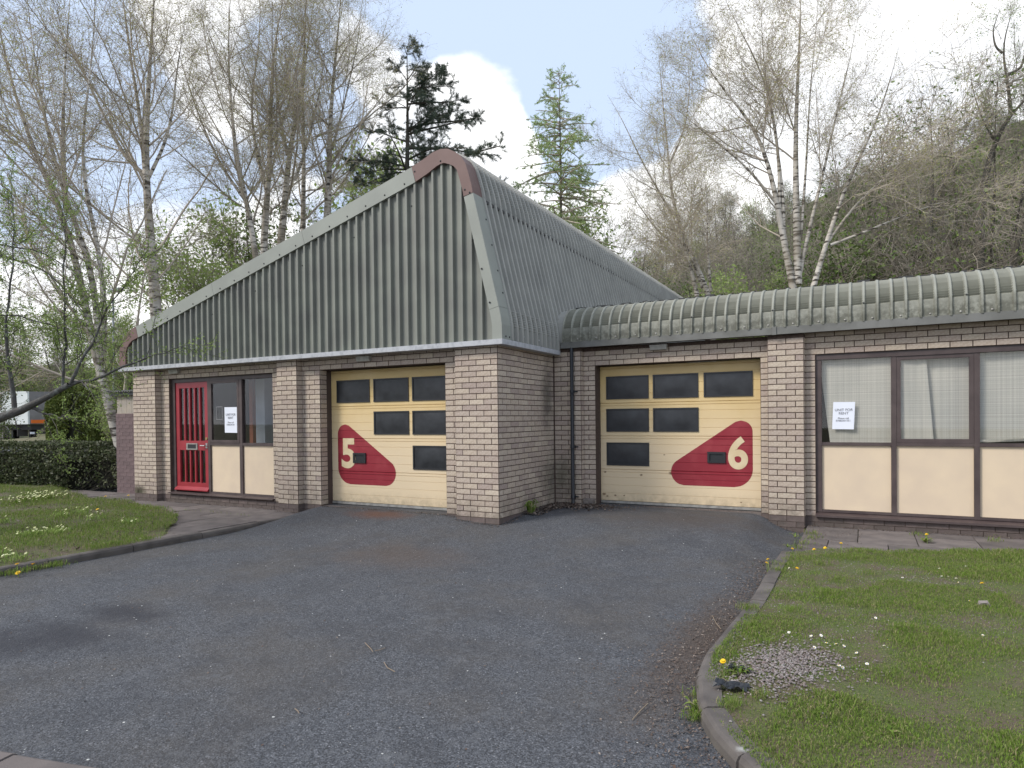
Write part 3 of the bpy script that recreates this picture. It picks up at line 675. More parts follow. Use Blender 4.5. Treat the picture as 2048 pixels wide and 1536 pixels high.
def gravels():
    n = 2600; t = R.normal(0, 1, (n, 2)); x = GRAV[0]+t[:, 0]*.16+.05*np.sin(t[:, 1]*2); y = GRAV[1]+t[:, 1]*.24
    ok = in_right(x, y); x, y = x[ok], y[ok]
    octas('gravel', 'pinkish gravel patch showing in the right lawn', np.column_stack([x, y, bump_right(x, y)+.004+.008*R.uniform(0, 1, len(x))]), .004+.006*R.uniform(0, 1, len(x)), pebble_m)
    n = 3500; x = R.uniform(3.5, 5.2, n); y = R.uniform(-3, .2, n); ok = in_right(x, y) & (bare(x, y) > .3); x, y = x[ok], y[ok]
    octas('gravel', 'small stones scattered through the bare parts of the right lawn', np.column_stack([x, y, bump_right(x, y)+.001]), .003+.004*R.uniform(0, 1, len(x)), pebble_m)
    n = 15000; y = -6.2+7.5*R.uniform(0, 1, n)**1.5; x = -3.3+6.7*R.uniform(0, 1, n)
    octas('chippings', 'loose grey chippings on the tarmac', np.column_stack([x, y, drive_z(x, y)+.001]), .0018+.0026*R.uniform(0, 1, n)**2, chip_m)
    n = 420; y = -6.2+8*R.uniform(0, 1, n)**1.3; x = -3.3+6.7*R.uniform(0, 1, n)
    octas('chippings', 'scattered white stone chips and droppings on the forecourt', np.column_stack([x, y, drive_z(x, y)+.002]), .003+.005*R.uniform(0, 1, n)**2, white_chip_m, .4)
gravels()
def litter(name, label, P, size, m=litter_m, flat=.35):
    n = len(P); az = R.uniform(0, 2*PI, n); t1 = R.normal(0, flat, n); t2 = R.normal(0, flat, n)
    u = np.stack([np.cos(az), np.sin(az), t1], -1); w = np.stack([-np.sin(az), np.cos(az), t2], -1)
    asp = R.uniform(.25, .8, n)
    V = np.stack([P-u*size[:, None], P-w*(size*asp)[:, None], P+u*size[:, None], P+w*(size*asp)[:, None]], 1).reshape(-1, 3)
    o = npmesh(name, V, (np.arange(n)*4)[:, None]+np.arange(4)[None], m); tag(o, label, kind='stuff'); return o
def litters():
    n = 2600; x = np.abs(R.normal(0, .45, n))+.02; y = 1.76-np.abs(R.normal(0, .22, n)); ok = (x < 1.6); x, y = x[ok], y[ok]
    x2 = R.uniform(.02, .3, 700); y2 = R.uniform(.6, 1.7, 700); x = np.concatenate([x, x2]); y = np.concatenate([y, y2])
    litter('dead_leaves', 'brown dead leaves drifted into the corner beside the downpipe', np.column_stack([x, y, drive_z(x, y)+.008+.02*R.uniform(0, 1, len(x))]), .010+.016*R.uniform(0, 1, len(x)))
    n = 9000; y = R.uniform(-5.2, -.3, n); x = kr_x(y)-.13-np.abs(R.normal(0, .16+.08*sm((-y-2)/2), n))
    litter('dead_leaves', 'brown leaf litter and bark crumbs along the right kerb', np.column_stack([x, y, drive_z(x, y)+.004+.01*R.uniform(0, 1, n)]), .0025+.0075*R.uniform(0, 1, n)**2)
    n = 900; x = R.uniform(-3.3, 3.3, n); y = R.uniform(-6, 1.2, n)
    litter('dead_leaves', 'sparse bits of bark and petals strewn on the forecourt', np.column_stack([x, y, drive_z(x, y)+.004]), .004+.007*R.uniform(0, 1, n)**2)
    n = 1300; x = R.uniform(3.45, 4.2, n); y = R.uniform(-.6, 1.75, n)
    litter('dead_leaves', 'crumbs of dead leaf on the slabs beside the brick pier', np.column_stack([x, y, np.where(x < 3.56, drive_z(x, y), -.197)+.004]), .003+.007*R.uniform(0, 1, n)**2)
    n = 2500; x = R.uniform(-9.5, -3.6, n); y = R.uniform(-5, 0, n); ok = in_left(x, y); x, y = x[ok], y[ok]
    litter('dead_leaves', 'dead leaves lying in the grass of the left lawn', np.column_stack([x, y, bump_left(x, y)+.02]), .012+.018*R.uniform(0, 1, len(x)))
litters()
def wall_foot_shade():  # line of dark crumbs added where walls meet ground, standing in for contact shadow
    segs = [(-3.235, .10, -.9, .10), (-.9, .09, -.665, .09), (-.68, -.03, .02, -.03), (.03, 0, .03, .66), (.63, 2.0, 2.99, 2.0), (3.1, 1.75, 3.55, 1.75), (3.56, 1.86, 8.5, 1.86), (-7.85, -.03, -7.15, -.03), (-7.1, .08, -4.1, .08), (-4.06, -.03, -3.6, -.03)]
    P = []
    for (a, b, c, d) in segs:
        n = int(420*math.hypot(c-a, d-b)); t = R.uniform(0, 1, n); off = np.abs(R.normal(0, .035, n)); L_ = math.hypot(c-a, d-b); nx, ny = (d-b)/L_, -(c-a)/L_
        x = a+(c-a)*t+nx*off; y = b+(d-b)*t+ny*off; z = np.where((x > -3.5) & (x < 3.5), drive_z(x, y), -.2); P.append(np.column_stack([x, y, z+.004+.004*R.uniform(0, 1, n)]))
    P = np.vstack(P); litter('dead_leaves', 'brown crumbs added along the foot of the walls as stand-in contact shade', P, .003+.009*R.uniform(0, 1, len(P))**2)
wall_foot_shade()

# ================================================================== BUILDINGS
unit5 = empty('workshop_building', (-3.6, 0, -.2)); tag(unit5, 'gabled brick workshop numbered 5 with grey-green ribbed cladding and a red door', 'building')
unit6 = empty('workshop_building', (3.5, 2, -.2)); tag(unit6, 'flat-roofed brick workshop wing numbered 6 with curtained windows', 'building')

BR = {}                                   # parent -> list of (origin, u, n, length)
def brick_face(key, org, u, n, length, z0, z1, holes=(), phase=0.0, z_base=-.075, wrap=True):
    """list the bricks of one wall face. org: 3D point at u=0,z=0; stretcher bond 225 x 75"""
    lst = BR.setdefault(key, [])
    k0 = int(round((z0-z_base)/.075)); k1 = int(round((z1-z_base)/.075))
    for k in range(k0, k1):
        zc = z_base+k*.075+.0375
        s = -(.1125 if (k % 2) else 0)+phase
        while s > 0: s -= .225
        while s < length-.012:
            a = max(0.0, s); b = min(length, s+.225)
            s += .225
            spans = [(a, b)]
            if a < .04: a = 0.0
            if length-b < .04: b = length
            for (h0, h1, g0, g1) in holes:
                if g0 < zc < g1:
                    if 0 < h0-b < .04: b = h0
                    if 0 < a-h1 < .04: a = h1
            spans = [(a, b)]
            for (h0, h1, g0, g1) in holes:
                if g0 < zc < g1:
                    new = []
                    for (p, q) in spans:
                        if h1 <= p or h0 >= q: new.append((p, q)); continue
                        if p < h0: new.append((p, h0))
                        if q > h1: new.append((h1, q))
                    spans = new
            for (p, q) in spans:
                if q-p < .035: continue
                lst.append((org, u, n, p, q, zc))
BRICK_MESH = {}
def emit_bricks(key, parent, m, limit=300, name='brick', stuffname='brickwork', stufflabel='remaining buff bricks of the walls'):
    items = []
    for (org, u, n, p, q, zc) in BR[key]:
        o = np.array(org); u = np.array(u, float); n = np.array(n, float)
        c = o+u*(p+q)/2; c = np.array([c[0], c[1], zc]); v = CAM-c; d = np.linalg.norm(v)
        items.append((-(q-p)*max(0.02, float(n@v)/d)/d**2, c, u, n, p, q))
    items.sort(key=lambda t: t[0])
    mb = MB(); idx = 0
    for i, (sc, c, u, n, p, q) in enumerate(items):
        # joints: ends that stop at a wall corner keep their full length
        L_ = q-p-.012; pr = random.uniform(.0035, .0065)
        if i < limit:
            key2 = round(L_, 3)
            if key2 not in BRICK_MESH:
                me = MB().box(-L_/2, L_/2, -.5, .012, -.0315, .0315)      # local: x along the wall, -y unused, face at +.012
                me.v = [(x, (.012 if y > 0 else -.006), z) for x, y, z in me.v]
                mm = bpy.data.meshes.new('brick'); mm.from_pydata(me.v, [], me.f); mm.materials.append(m); BRICK_MESH[key2] = mm
            o = bpy.data.objects.new(name, BRICK_MESH[key2]); COL.objects.link(o)
            ang = math.atan2(u[1], u[0])
            # local +y must point along n
            flip = (u[0]*n[1]-u[1]*n[0]) < 0
            if flip: ang += PI
            o.rotation_euler = (0, 0, ang)
            pos = c+n*(pr-.012+.0)
            o.location = tuple(map(float, pos)); setparent(o, parent)
        else:
            a = c-u*L_/2; b = c+u*L_/2; f = n*pr; g = -n*.006; z = .0315
            pts = [a+g, b+g, b+f, a+f]
            i0 = len(mb.v)
            for dz in (-z, z): mb.v += [(float(t[0]), float(t[1]), float(c[2]+dz)) for t in pts]
            for fc in ((3, 2, 6, 7), (0, 3, 7, 4), (2, 1, 5, 6), (4, 7, 6, 5), (0, 1, 2, 3)):
                mb.f.append(tuple(i0+t for t in fc)); mb.m.append(0)
    if mb.f:
        o = mb.build(stuffname, m, parent); o['kind'] = 'stuff'

# --- brick bodies (mortar colour) of unit 5
LX = -7.829                                # left end of the first pier
wall5 = MB()
wall5.box(LX, -7.164, 0.0, .55, -.4, 2.30)                         # first pier
wall5.box(-7.164, -6.93, WT, .55, -.4, 2.30)
wall5.box(-6.93, -4.28, WT, .55, 2.025, 2.30)                      # lintel over the shopfront
wall5.box(-4.28, -4.056, WT, .55, -.4, 2.30)
wall5.box(-4.056, -3.616, 0.0, .55, -.4, 2.30)                     # middle pier
wall5.box(-3.616, -3.235, WT, .25, -.4, 2.30)
wall5.box(-3.235, -.90, WT, .25, 2.025, 2.30)                      # lintel over the roller door
wall5.box(-.90, -.665, WT, .25, -.4, 2.30)
wall5.box(-.665, 0.0, 0.0, .665, -.4, 2.30)                        # corner pier
wall5.box(-.25, -.022, .665, 1.79, -.4, 2.30)                      # side wall
wall5.box(LX, LX+.22, .55, 13.5, -.4, 2.30)
wall5.box(LX, 0, 13.4, 13.6, -.4, 4.0)
w5 = wall5.build('brick_wall', mortar_m, unit5)
def bf(key, p0, p1, n, **kw):
    d = np.array([p1[0]-p0[0], p1[1]-p0[1], 0.0]); L_ = float(np.linalg.norm(d)); brick_face(key, (p0[0], p0[1], 0), d/L_, (*n, 0), L_, kw.pop('z0', -.075), kw.pop('z1', 2.25), **kw)
bf('u5', (LX, 0), (-7.164, 0), (0, -1), phase=.1125)
bf('u5', (-7.164, 0), (-7.164, WT), (1, 0), phase=.1125)
bf('u5', (-7.164, WT), (-4.056, WT), (0, -1), holes=[(.234, 2.884, -.2, 2.03)])
bf('u5', (-4.056, 0), (-3.616, 0), (0, -1), phase=0)
bf('u5', (-3.616, 0), (-3.616, WT), (1, 0), phase=.1125)
bf('u5', (-3.616, WT), (-.665, WT), (0, -1), holes=[(.381, 2.716, -.2, 2.03)], phase=.156)
bf('u5', (-3.235, WT), (-3.235, .25), (1, 0), phase=.02, z1=2.025)
bf('u5', (-.665, 0), (0, 0), (0, -1), phase=0)
bf('u5', (0, 0), (0, .665), (1, 0), phase=.1125)
bf('u5', (-.022, .665), (-.022, PF), (1, 0), phase=0)
bf('u5', (LX, .55), (LX, 0), (-1, 0), phase=.1125)
emit_bricks('u5', w5, brick_m)
# plum-coloured plinth courses under the buff brick
PLB = {}
def plinth(parent, segs):
    for (x0, y0, x1, y1, nx, ny) in segs:
        L_ = math.hypot(x1-x0, y1-y0); ux, uy = (x1-x0)/L_, (y1-y0)/L_
        for k, zc in enumerate((-.1125, -.1875, -.2625)):
            s = -.1125*(k % 2)
            while s < L_:
                a = max(0, s)+.004; b = min(L_, s+.225)-.004; s += .225
                if b-a < .03: continue
                key = round(b-a, 3)
                if key not in PLB:
                    me = MB().box(-key/2, key/2, -.006, .006, -.034, .034); mm = bpy.data.meshes.new('plinth_brick'); mm.from_pydata(me.v, [], me.f); mm.materials.append(plinth_m); PLB[key] = mm
                o = bpy.data.objects.new('plinth_brick', PLB[key]); COL.objects.link(o); pr = random.uniform(-.003, .001)
                o.location = (x0+ux*(a+b)/2+nx*pr, y0+uy*(a+b)/2+ny*pr, zc); o.rotation_euler = (0, 0, math.atan2(uy, ux)); setparent(o, parent)
plinth(w5, [(LX, 0, -7.164, 0, 0, -1), (-7.164, 0, -7.164, WT, 1, 0), (-7.164, WT, -6.93, WT, 0, -1), (-6.93, WT, -4.28, WT, 0, -1), (-4.28, WT, -4.056, WT, 0, -1), (-4.056, 0, -3.616, 0, 0, -1),
            (-3.616, 0, -3.616, WT, 1, 0), (-3.616, WT, -3.235, WT, 0, -1), (-.90, WT, -.665, WT, 0, -1), (-.665, 0, 0, 0, 0, -1), (0, 0, 0, .665, 1, 0), (-.022, .665, -.022, PF, 1, 0)])
box('plinth', -6.93, -4.28, WT+.004, .5, -.4, -.052, mortar_m, w5)
box('threshold', -3.235, -.9, .13, .6, -.4, -.085, slab_m, unit5)

# --- unit 6 walls
wall6 = MB()
Y6 = PF+WT
wall6.box(-.02, .44, PF, Y6+.2, -.4, 2.30)
wall6.box(.44, .63, Y6, Y6+.14, -.4, 2.30)
wall6.box(.63, 2.99, Y6, Y6+.14, 2.025, 2.30)
wall6.box(2.99, 3.0965, Y6, Y6+.14, -.4, 2.30)
wall6.box(3.0965, 3.5365, PF, Y6+.3, -.4, 2.30)
wall6.box(3.5365, 3.665, Y6, Y6+.3, -.4, 2.30)
wall6.box(3.665, 8.6, Y6, Y6+.3, 2.025, 2.36)
wall6.box(8.6, 9.2, Y6, Y6+.3, -.4, 2.36)
w6 = wall6.build('brick_wall', mortar_m, unit6)
bf('u6', (0, PF), (.44, PF), (0, -1), phase=0)
bf('u6', (.44, PF), (.44, Y6), (1, 0), phase=.1125)
bf('u6', (.44, Y6), (3.0965, Y6), (0, -1), holes=[(.19, 2.55, -.2, 2.03)], phase=.19)
bf('u6', (3.0965, PF), (3.5365, PF), (0, -1), phase=0)
bf('u6', (3.5365, PF), (3.5365, Y6), (1, 0), phase=.1125)
bf('u6', (3.0965, Y6), (3.0965, PF), (-1, 0), phase=.1125)
bf('u6', (3.5365, Y6), (8.6, Y6), (0, -1), holes=[(.1285, 5.1, -.2, 2.03)], phase=0.015, z1=2.325)
emit_bricks('u6', w6, brick_m)
plinth(w6, [(0, PF, .44, PF, 0, -1), (.44, PF, .44, Y6, 1, 0), (.44, Y6, .63, Y6, 0, -1), (2.99, Y6, 3.0965, Y6, 0, -1), (3.0965, PF, 3.5365, PF, 0, -1), (3.5365, PF, 3.5365, Y6, 1, 0), (3.5365, Y6, 8.6, Y6, 0, -1)])
box('plinth', 3.665, 8.6, Y6+.004, Y6+.25, -.4, -.078, mortar_m, w6)
box('threshold', .63, 2.99, Y6+.01, Y6+.6, -.4, -.083, slab_m, unit6)
# interiors
MB().box(-7.6, -.27, .56, .6, -.1, .8).box(-7.0, -4.2, 3.2, 3.25, -.1, 2.4).box(-7.0, -6.95, .6, 3.2, -.1, 2.4).box(-4.2, -4.15, .6, 3.2, -.1, 2.4).box(-7.0, -4.2, .56, 3.2, 2.35, 2.4).box(-7.0, -4.2, .56, 3.2, -.1, -.05).build('office_interior', interior_m, unit5)
box('interior_column', -5.60, -5.37, .9, 1.1, -.05, 2.3, grey_wall_m, unit5)
box('interior_curtain', -5.75, -5.66, .88, .98, -.05, 2.3, rust_m, unit5)
MB().box(3.6, 8.7, 3.4, 3.45, -.1, 2.4).box(3.55, 3.6, 2.2, 3.45, -.1, 2.4).box(3.6, 8.7, 2.2, 3.45, 2.35, 2.4).box(3.6, 8.7, 2.2, 3.45, -.12, -.07).box(8.7, 8.75, 2.2, 3.45, -.1, 2.4).build('office_interior', interior_m, unit6)

# --- shopfront of unit 5 ------------------------------------------------
def shopfront(parent, x0, xs, yf, ztop, zsill, ztr, thick=.09, door=None):
    """timber frame with mullions at xs; returns nothing"""
    fr = MB(); y0, y1 = yf, yf+thick
    fr.box(x0, xs[-1], y0, y1, ztop-.05, ztop)                         # head
    fr.box(xs[-1]-.045, xs[-1], y0+.002, y1, zsill, ztop-.05)
    fr.box(x0, x0+.05, y0+.002, y1, zsill, ztop-.05)
    return fr
fy = WT+.045
fr = MB()
fr.box(-6.93, -4.28, fy, fy+.09, 1.955, 2.022)
fr.box(-6.93, -6.845, fy+.003, fy+.09, -.02, 1.955)
fr.box(-5.955, -5.895, fy+.003, fy+.09, -.02, 1.955)
fr.box(-5.145, -5.075, fy+.003, fy+.09, -.02, 1.955)
fr.box(-4.32, -4.28, fy+.003, fy+.09, -.02, 1.955)
fr.box(-5.895, -5.145, fy+.006, fy+.09, .83, .875); fr.box(-5.075, -4.32, fy+.006, fy+.09, .83, .875)
fr.box(-5.895, -5.145, fy+.006, fy+.09, -.02, .015); fr.box(-5.075, -4.32, fy+.006, fy+.09, -.02, .015)
fr.build('window_frame', frame_m, unit5)
MB().extrude([(WT-.055, -.05), (WT-.055, -.035), (fy+.05, -.012), (fy+.05, -.05)], 'x', -6.95, -4.262).build('sill', frame_m, unit5)
def pane(parent, x0, x1, y, z0, z1, casement=False, panel=None):
    if casement:
        c = MB(); t = .045
        c.box(x0, x1, y-.012, y+.03, z1-t, z1); c.box(x0, x1, y-.012, y+.03, z0, z0+t); c.box(x0, x0+t, y-.010, y+.03, z0+t, z1-t); c.box(x1-t, x1, y-.010, y+.03, z0+t, z1-t)
        w = c.build('window', frame_m, parent); g = MB().box(x0+t, x1-t, y+.008, y+.013, z0+t, z1-t).build('pane', glass_m, w)
    else:
        w = MB().box(x0, x1, y+.008, y+.013, z0, z1).build('window', glass_m, parent)
pane(unit5, -5.893, -5.147, fy+.01, .877, 1.953, True)
pane(unit5, -5.073, -4.322, fy+.03, .877, 1.953)
box('cream_panel', -5.893, -5.147, fy+.03, fy+.05, .017, .828, cream_m, unit5)
box('cream_panel', -5.073, -4.322, fy+.03, fy+.05, .017, .828, cream_m, unit5)
# red door
def red_door():
    d = empty('door', (-6.4, fy+.05, 0)); setparent(d, unit5)
    x0, x1, y0, y1 = -6.842, -5.958, fy+.02, fy+.062; z0, z1 = .02, 1.952
    m = MB(); st = .095
    m.box(x0, x0+st, y0, y1, z0, z1); m.box(x1-st, x1, y0, y1, z0, z1)
    m.box(x0+st, x1-st, y0+.001, y1, z1-.10, z1); m.box(x0+st, x1-st, y0+.001, y1, .735, .905); m.box(x0+st, x1-st, y0+.001, y1, z0, .155)
    m.build('door_leaf', reddoor_m, d)
    w = x1-x0-2*st
    for i in range(1, 5):
        xc = x0+st+w*i/5
        for (a, b) in ((.905, z1-.10), (.155, .735)): MB().box(xc-.016, xc+.016, y0+.004, y1-.004, a, b).build('glazing_bar', reddoor_m, d)
    MB().box(x0+st, x1-st, y0+.028, y0+.032, .155, .735).build('pane', glass_m, d); MB().box(x0+st, x1-st, y0+.028, y0+.032, .905, z1-.10).build('pane', glass_m, d)
    MB().extrude([(y0-.05, z0-.005), (y0-.05, z0+.012), (y0-.001, z0+.062), (y0-.001, z0-.005)], 'x', x0-.01, x1+.01).build('weather_bar', reddoor_m, d)
    l = MB(); cx = x0+.44; l.box(cx-.15, cx+.15, y0-.012, y0-.001, .745, .765).box(cx-.15, cx+.15, y0-.012, y0-.001, .84, .86).box(cx-.15, cx-.115, y0-.012, y0-.001, .765, .84).box(cx+.115, cx+.15, y0-.012, y0-.001, .765, .84)
    lb = l.build('letterbox', alu_m, d); MB().box(cx-.115, cx+.115, y0-.003, y0+.002, .765, .84).build('letter_slot', black_m, d)
    h = MB().tube([(x1-.05, y0, .82), (x1-.05, y0-.05, .82), (x1-.16, y0-.05, .82)], .011, 8); h.build('handle', chrome_m, d)
    MB().box(x1-.075, x1-.03, y0-.006, y0-.001, .775, .865).build('handle_plate', chrome_m, d)
    MB().tube([(x1-.05, y0-.010, .945), (x1-.05, y0, .945)], .024, 12).build('lock', mat('brass_lock', (.4, .3, .13), .4, metal=.8), d)
red_door()

# --- roller doors -------------------------------------------------------
def roller_door(parent, x0, x1, yd, num, mirror):
    W = x1-x0; zb, zt = -.035, 2.02
    # cross-section: raised strips split by shallow grooves, deep double grooves between sections
    sec = [zt, 1.455, .955, .445, zb]
    d = empty('garage_door', ((x0+x1)/2, yd, 0)); setparent(d, parent)
    prof_all = []
    for s in range(4):
        a, b = sec[s+1], sec[s]
        prof = []
        zs = [a]; n = 4
        for k in range(1, n): zs.append(a+(b-a)*k/n)
        zs.append(b)
        pts = [(yd+.014, a), (yd, a+.006)]
        for k, z in enumerate(zs[1:-1]): pts += [(yd, z-.004), (yd+.0045, z-.0015), (yd+.0045, z+.0015), (yd, z+.004)]
        # second line just under each section joint
        pts += [(yd, b-.045), (yd+.008, b-.042), (yd+.008, b-.038), (yd, b-.035), (yd, b-.006), (yd+.014, b)]
        prof_all += pts
        body = pts+[(yd+.04, b), (yd+.04, a)]
        MB().extrude(body, 'x', x0, x1).build('door_section', door_m, d)
    # windows
    def X(u): return x0+u if not mirror else x1-u
    cols = [(.12, .785), (.862, 1.525), (1.59, 2.255)]
    rows = [(1.515, 1.865), (1.02, 1.37), (.505, .857)]
    for r, cs in ((0, (0, 1, 2)), (1, (1, 2)), (2, (2,))):
        for c in cs:
            u0, u1 = cols[c]; a, b = sorted((X(u0), X(u1))); z0, z1 = rows[r]; t = .022
            m = MB(); m.box(a, b, yd-.014, yd+.01, z1-t, z1).box(a, b, yd-.014, yd+.01, z0, z0+t).box(a, a+t, yd-.012, yd+.01, z0+t, z1-t).box(b-t, b, yd-.012, yd+.01, z0+t, z1-t)
            w = m.build('window_frame', black_m, d)
            # slightly bowed plastic pane
            pm = MB(); nx_, nz_ = 6, 4; i0 = 0
            for jz in range(nz_+1):
                for jx in range(nx_+1):
                    fx_, fz_ = jx/nx_, jz/nz_; bow = .010*(1-(2*fx_-1)**2)*(1-(2*fz_-1)**2)
                    pm.v.append((a+t+(b-a-2*t)*fx_, yd-.002-bow, z0+t+(z1-z0-2*t)*fz_))
            for jz in range(nz_):
                for jx in range(nx_):
                    q = jz*(nx_+1)+jx; pm.f.append((q, q+1, q+nx_+2, q+nx_+1)); pm.m.append(0)
            pm.build('pane', darkpane_m, d, smooth=True)
    # emblem: rounded triangle of paint following the panel profile
    circ = [(.126+.26, .24+.26, .26), (.126+.155, 1.175-.155, .155), (1.265-.195, .24+.195, .195)]
    P = []
    for (cx, cz, r) in circ:
        for k in range(64): P.append((cx+r*math.cos(2*PI*k/64), cz+r*math.sin(2*PI*k/64)))
    P = sorted(set(P))
    def half(ps):
        h = []
        for p in ps:
            while len(h) >= 2 and (h[-1][0]-h[-2][0])*(p[1]-h[-2][1])-(h[-1][1]-h[-2][1])*(p[0]-h[-2][0]) <= 0: h.pop()
            h.append(p)
        return h
    hull = half(P)[:-1]+half(P[::-1])[:-1]
    def span(z):
        xs = []
        for k in range(len(hull)):
            (ax, az), (bx, bz) = hull[k], hull[(k+1) % len(hull)]
            if (az-z)*(bz-z) <= 0 and az != bz: xs.append(ax+(bx-ax)*(z-az)/(bz-az))
        return (min(xs), max(xs)) if len(xs) >= 2 else None
    prof_all.sort(key=lambda p: p[1])
    zlo, zhi = min(p[1] for p in hull)+.0005, max(p[1] for p in hull)-.0005
    zz = [p for p in prof_all if zlo < p[1] < zhi]
    ex = []
    for z in np.linspace(zlo, zhi, 60): ex.append((float(np.interp(z, [p[1] for p in prof_all], [p[0] for p in prof_all])), float(z)))
    zz = sorted(zz+ex, key=lambda p: p[1])
    m = MB(); prev = None
    for (yy, z) in zz:
        s = span(z)
        if s is None: continue
        cur = [(X(s[0]), yy-.0012, z), (X(s[1]), yy-.0012, z)]
        if prev: m.poly([prev[0], prev[1], cur[1], cur[0]])
        prev = cur
    m.build('painted_emblem', red_m, d)
    # numeral and recessed handle
    if num == '5':
        text_mesh('5', .62, numeral_m, d, (X(.345), yd-.0035, .515), (1, 0, 0), (0, 0, 1), 'numeral', bold=.021, narrow=1.0)
        hx = X(.57)
    else:
        text_mesh('6', .60, numeral_m, d, (X(.325), yd-.0035, .515), (1, 0, 0), (0, 0, 1), 'numeral', bold=.019, narrow=.92)
        hx = X(.615)
    hz = .655; hm = MB(); a, b = hx-.125, hx+.125
    hm.box(a, b, yd-.022, yd+.002, hz+.05, hz+.078).box(a, b, yd-.022, yd+.002, hz-.078, hz-.05).box(a, a+.03, yd-.020, yd+.002, hz-.05, hz+.05).box(b-.03, b, yd-.020, yd+.002, hz-.05, hz+.05)
    hm.box(a+.03, b-.03, yd-.003, yd-.002, hz-.05, hz+.05)
    hm.build('handle', black_m, d)
    MB().box(x0, x1, yd-.010, yd+.03, zb-.036, zb-.001).build('bottom_rail', alu_m, d)
    MB().box(x0, x1, yd-.004, yd+.03, zb-.058, zb-.038).build('rubber_seal', black_m, d)
roller_door(unit5, -3.235, -.885, .352, '5', False)
box('door_jamb', -3.27, -3.232, .252, .42, -.09, 2.024, jamb_m, unit5)
box('door_head', -3.232, -.88, .30, .42, 2.026, 2.2, jamb_m, unit5)
yd6 = Y6+.20
roller_door(unit6, .632, 2.985, yd6, '6', True)
box('door_jamb', .585, .628, Y6+.142, yd6+.06, -.09, 2.024, jamb_m, unit6)
box('door_jamb', 2.99, 3.03, Y6+.142, yd6+.06, -.09, 2.024, jamb_m, unit6)
box('door_head', .63, 2.99, yd6-.05, yd6+.06, 2.026, 2.2, jamb_m, unit6)

# --- windows of unit 6 --------------------------------------------------
f6 = Y6+.03
bays = [3.665, 4.545, 5.395, 6.245, 7.1, 7.95, 8.6]
fr = MB()
fr.box(3.665, 8.6, f6-.01, f6+.09, 1.955, 2.022)
for i, b in enumerate(bays):
    a0 = b if i == 0 else b-.028; a1 = b+.07 if i == 0 else b+.028
    fr.box(a0, a1, f6, f6+.09, -.02, 1.955)
for i in range(6):
    a = bays[i]+(.07 if i == 0 else .028); b = bays[i+1]-.028
    fr.box(a, b, f6+.004, f6+.09, .845, .885); fr.box(a, b, f6+.004, f6+.09, -.02, .01)
fr.build('window_frame', frame_m, unit6)
MB().extrude([(Y6-.05, -.078), (Y6-.05, -.052), (f6+.03, -.021), (f6+.03, -.078)], 'x', 3.66, 8.62).build('sill', frame_m, unit6)
for i in range(6):
    a = bays[i]+(.072 if i == 0 else .03); b = bays[i+1]-.03
    pane(unit6, a, b, f6+.015 if i == 1 else f6+.03, .887, 1.953, casement=(i in (1,)))
    box('cream_panel', a, b, f6+.03, f6+.05, .012, .843, cream_m, unit6)
def sheet(name, corners, m, parent, nx=14, nz=6, wob=.006, seed=0):
    """hanging cloth between four corners (bl, br, tr, tl)"""
    bl, br, tr, tl = [np.array(c, float) for c in corners]; mb = MB(); rr = np.random.default_rng(seed); ph = rr.uniform(0, 6, 3)
    for j in range(nz+1):
        for i in range(nx+1):
            u, v = i/nx, j/nz; p = bl*(1-u)*(1-v)+br*u*(1-v)+tr*u*v+tl*(1-u)*v
            p[1] += wob*(math.sin(u*9+ph[0])+.5*math.sin(u*23+ph[1]+v*2))
            mb.v.append(tuple(map(float, p)))
    for j in range(nz):
        for i in range(nx): q = j*(nx+1)+i; mb.f.append((q, q+1, q+nx+2, q+nx+1)); mb.m.append(0)
    return mb.build(name, m, parent, smooth=True)
yb = f6+.075
sheet('curtain', [(3.83, yb, .86), (4.53, yb, .86), (4.53, yb, 1.99), (3.70, yb, 1.99)], blind_m, unit6, seed=1)
sheet('curtain', [(4.55, yb-.02, .86), (4.97, yb-.02, .86), (4.885, yb-.02, 1.99), (4.55, yb-.02, 1.99)], blind_m, unit6, seed=2)
sheet('curtain', [(4.80, yb+.03, .86), (5.39, yb+.03, .86), (5.39, yb+.03, 1.99), (4.80, yb+.03, 1.99)], blind_m, unit6, seed=3)
sheet('curtain', [(5.41, yb, .89), (6.22, yb, .93), (6.22, yb, 1.99), (5.41, yb, 1.99)], blind_m, unit6, seed=4)
sheet('curtain', [(5.41, yb-.03, .90), (6.22, yb-.03, .985), (6.22, yb-.03, 1.01), (5.41, yb-.03, .92)], blind_m, unit6, nz=2, seed=5)
for i in (3, 4, 5): sheet('curtain', [(bays[i]+.02, yb, .86), (bays[i+1]-.02, yb, .86), (bays[i+1]-.02, yb, 1.99), (bays[i]+.02, yb, 1.99)], blind_m, unit6, seed=6+i)

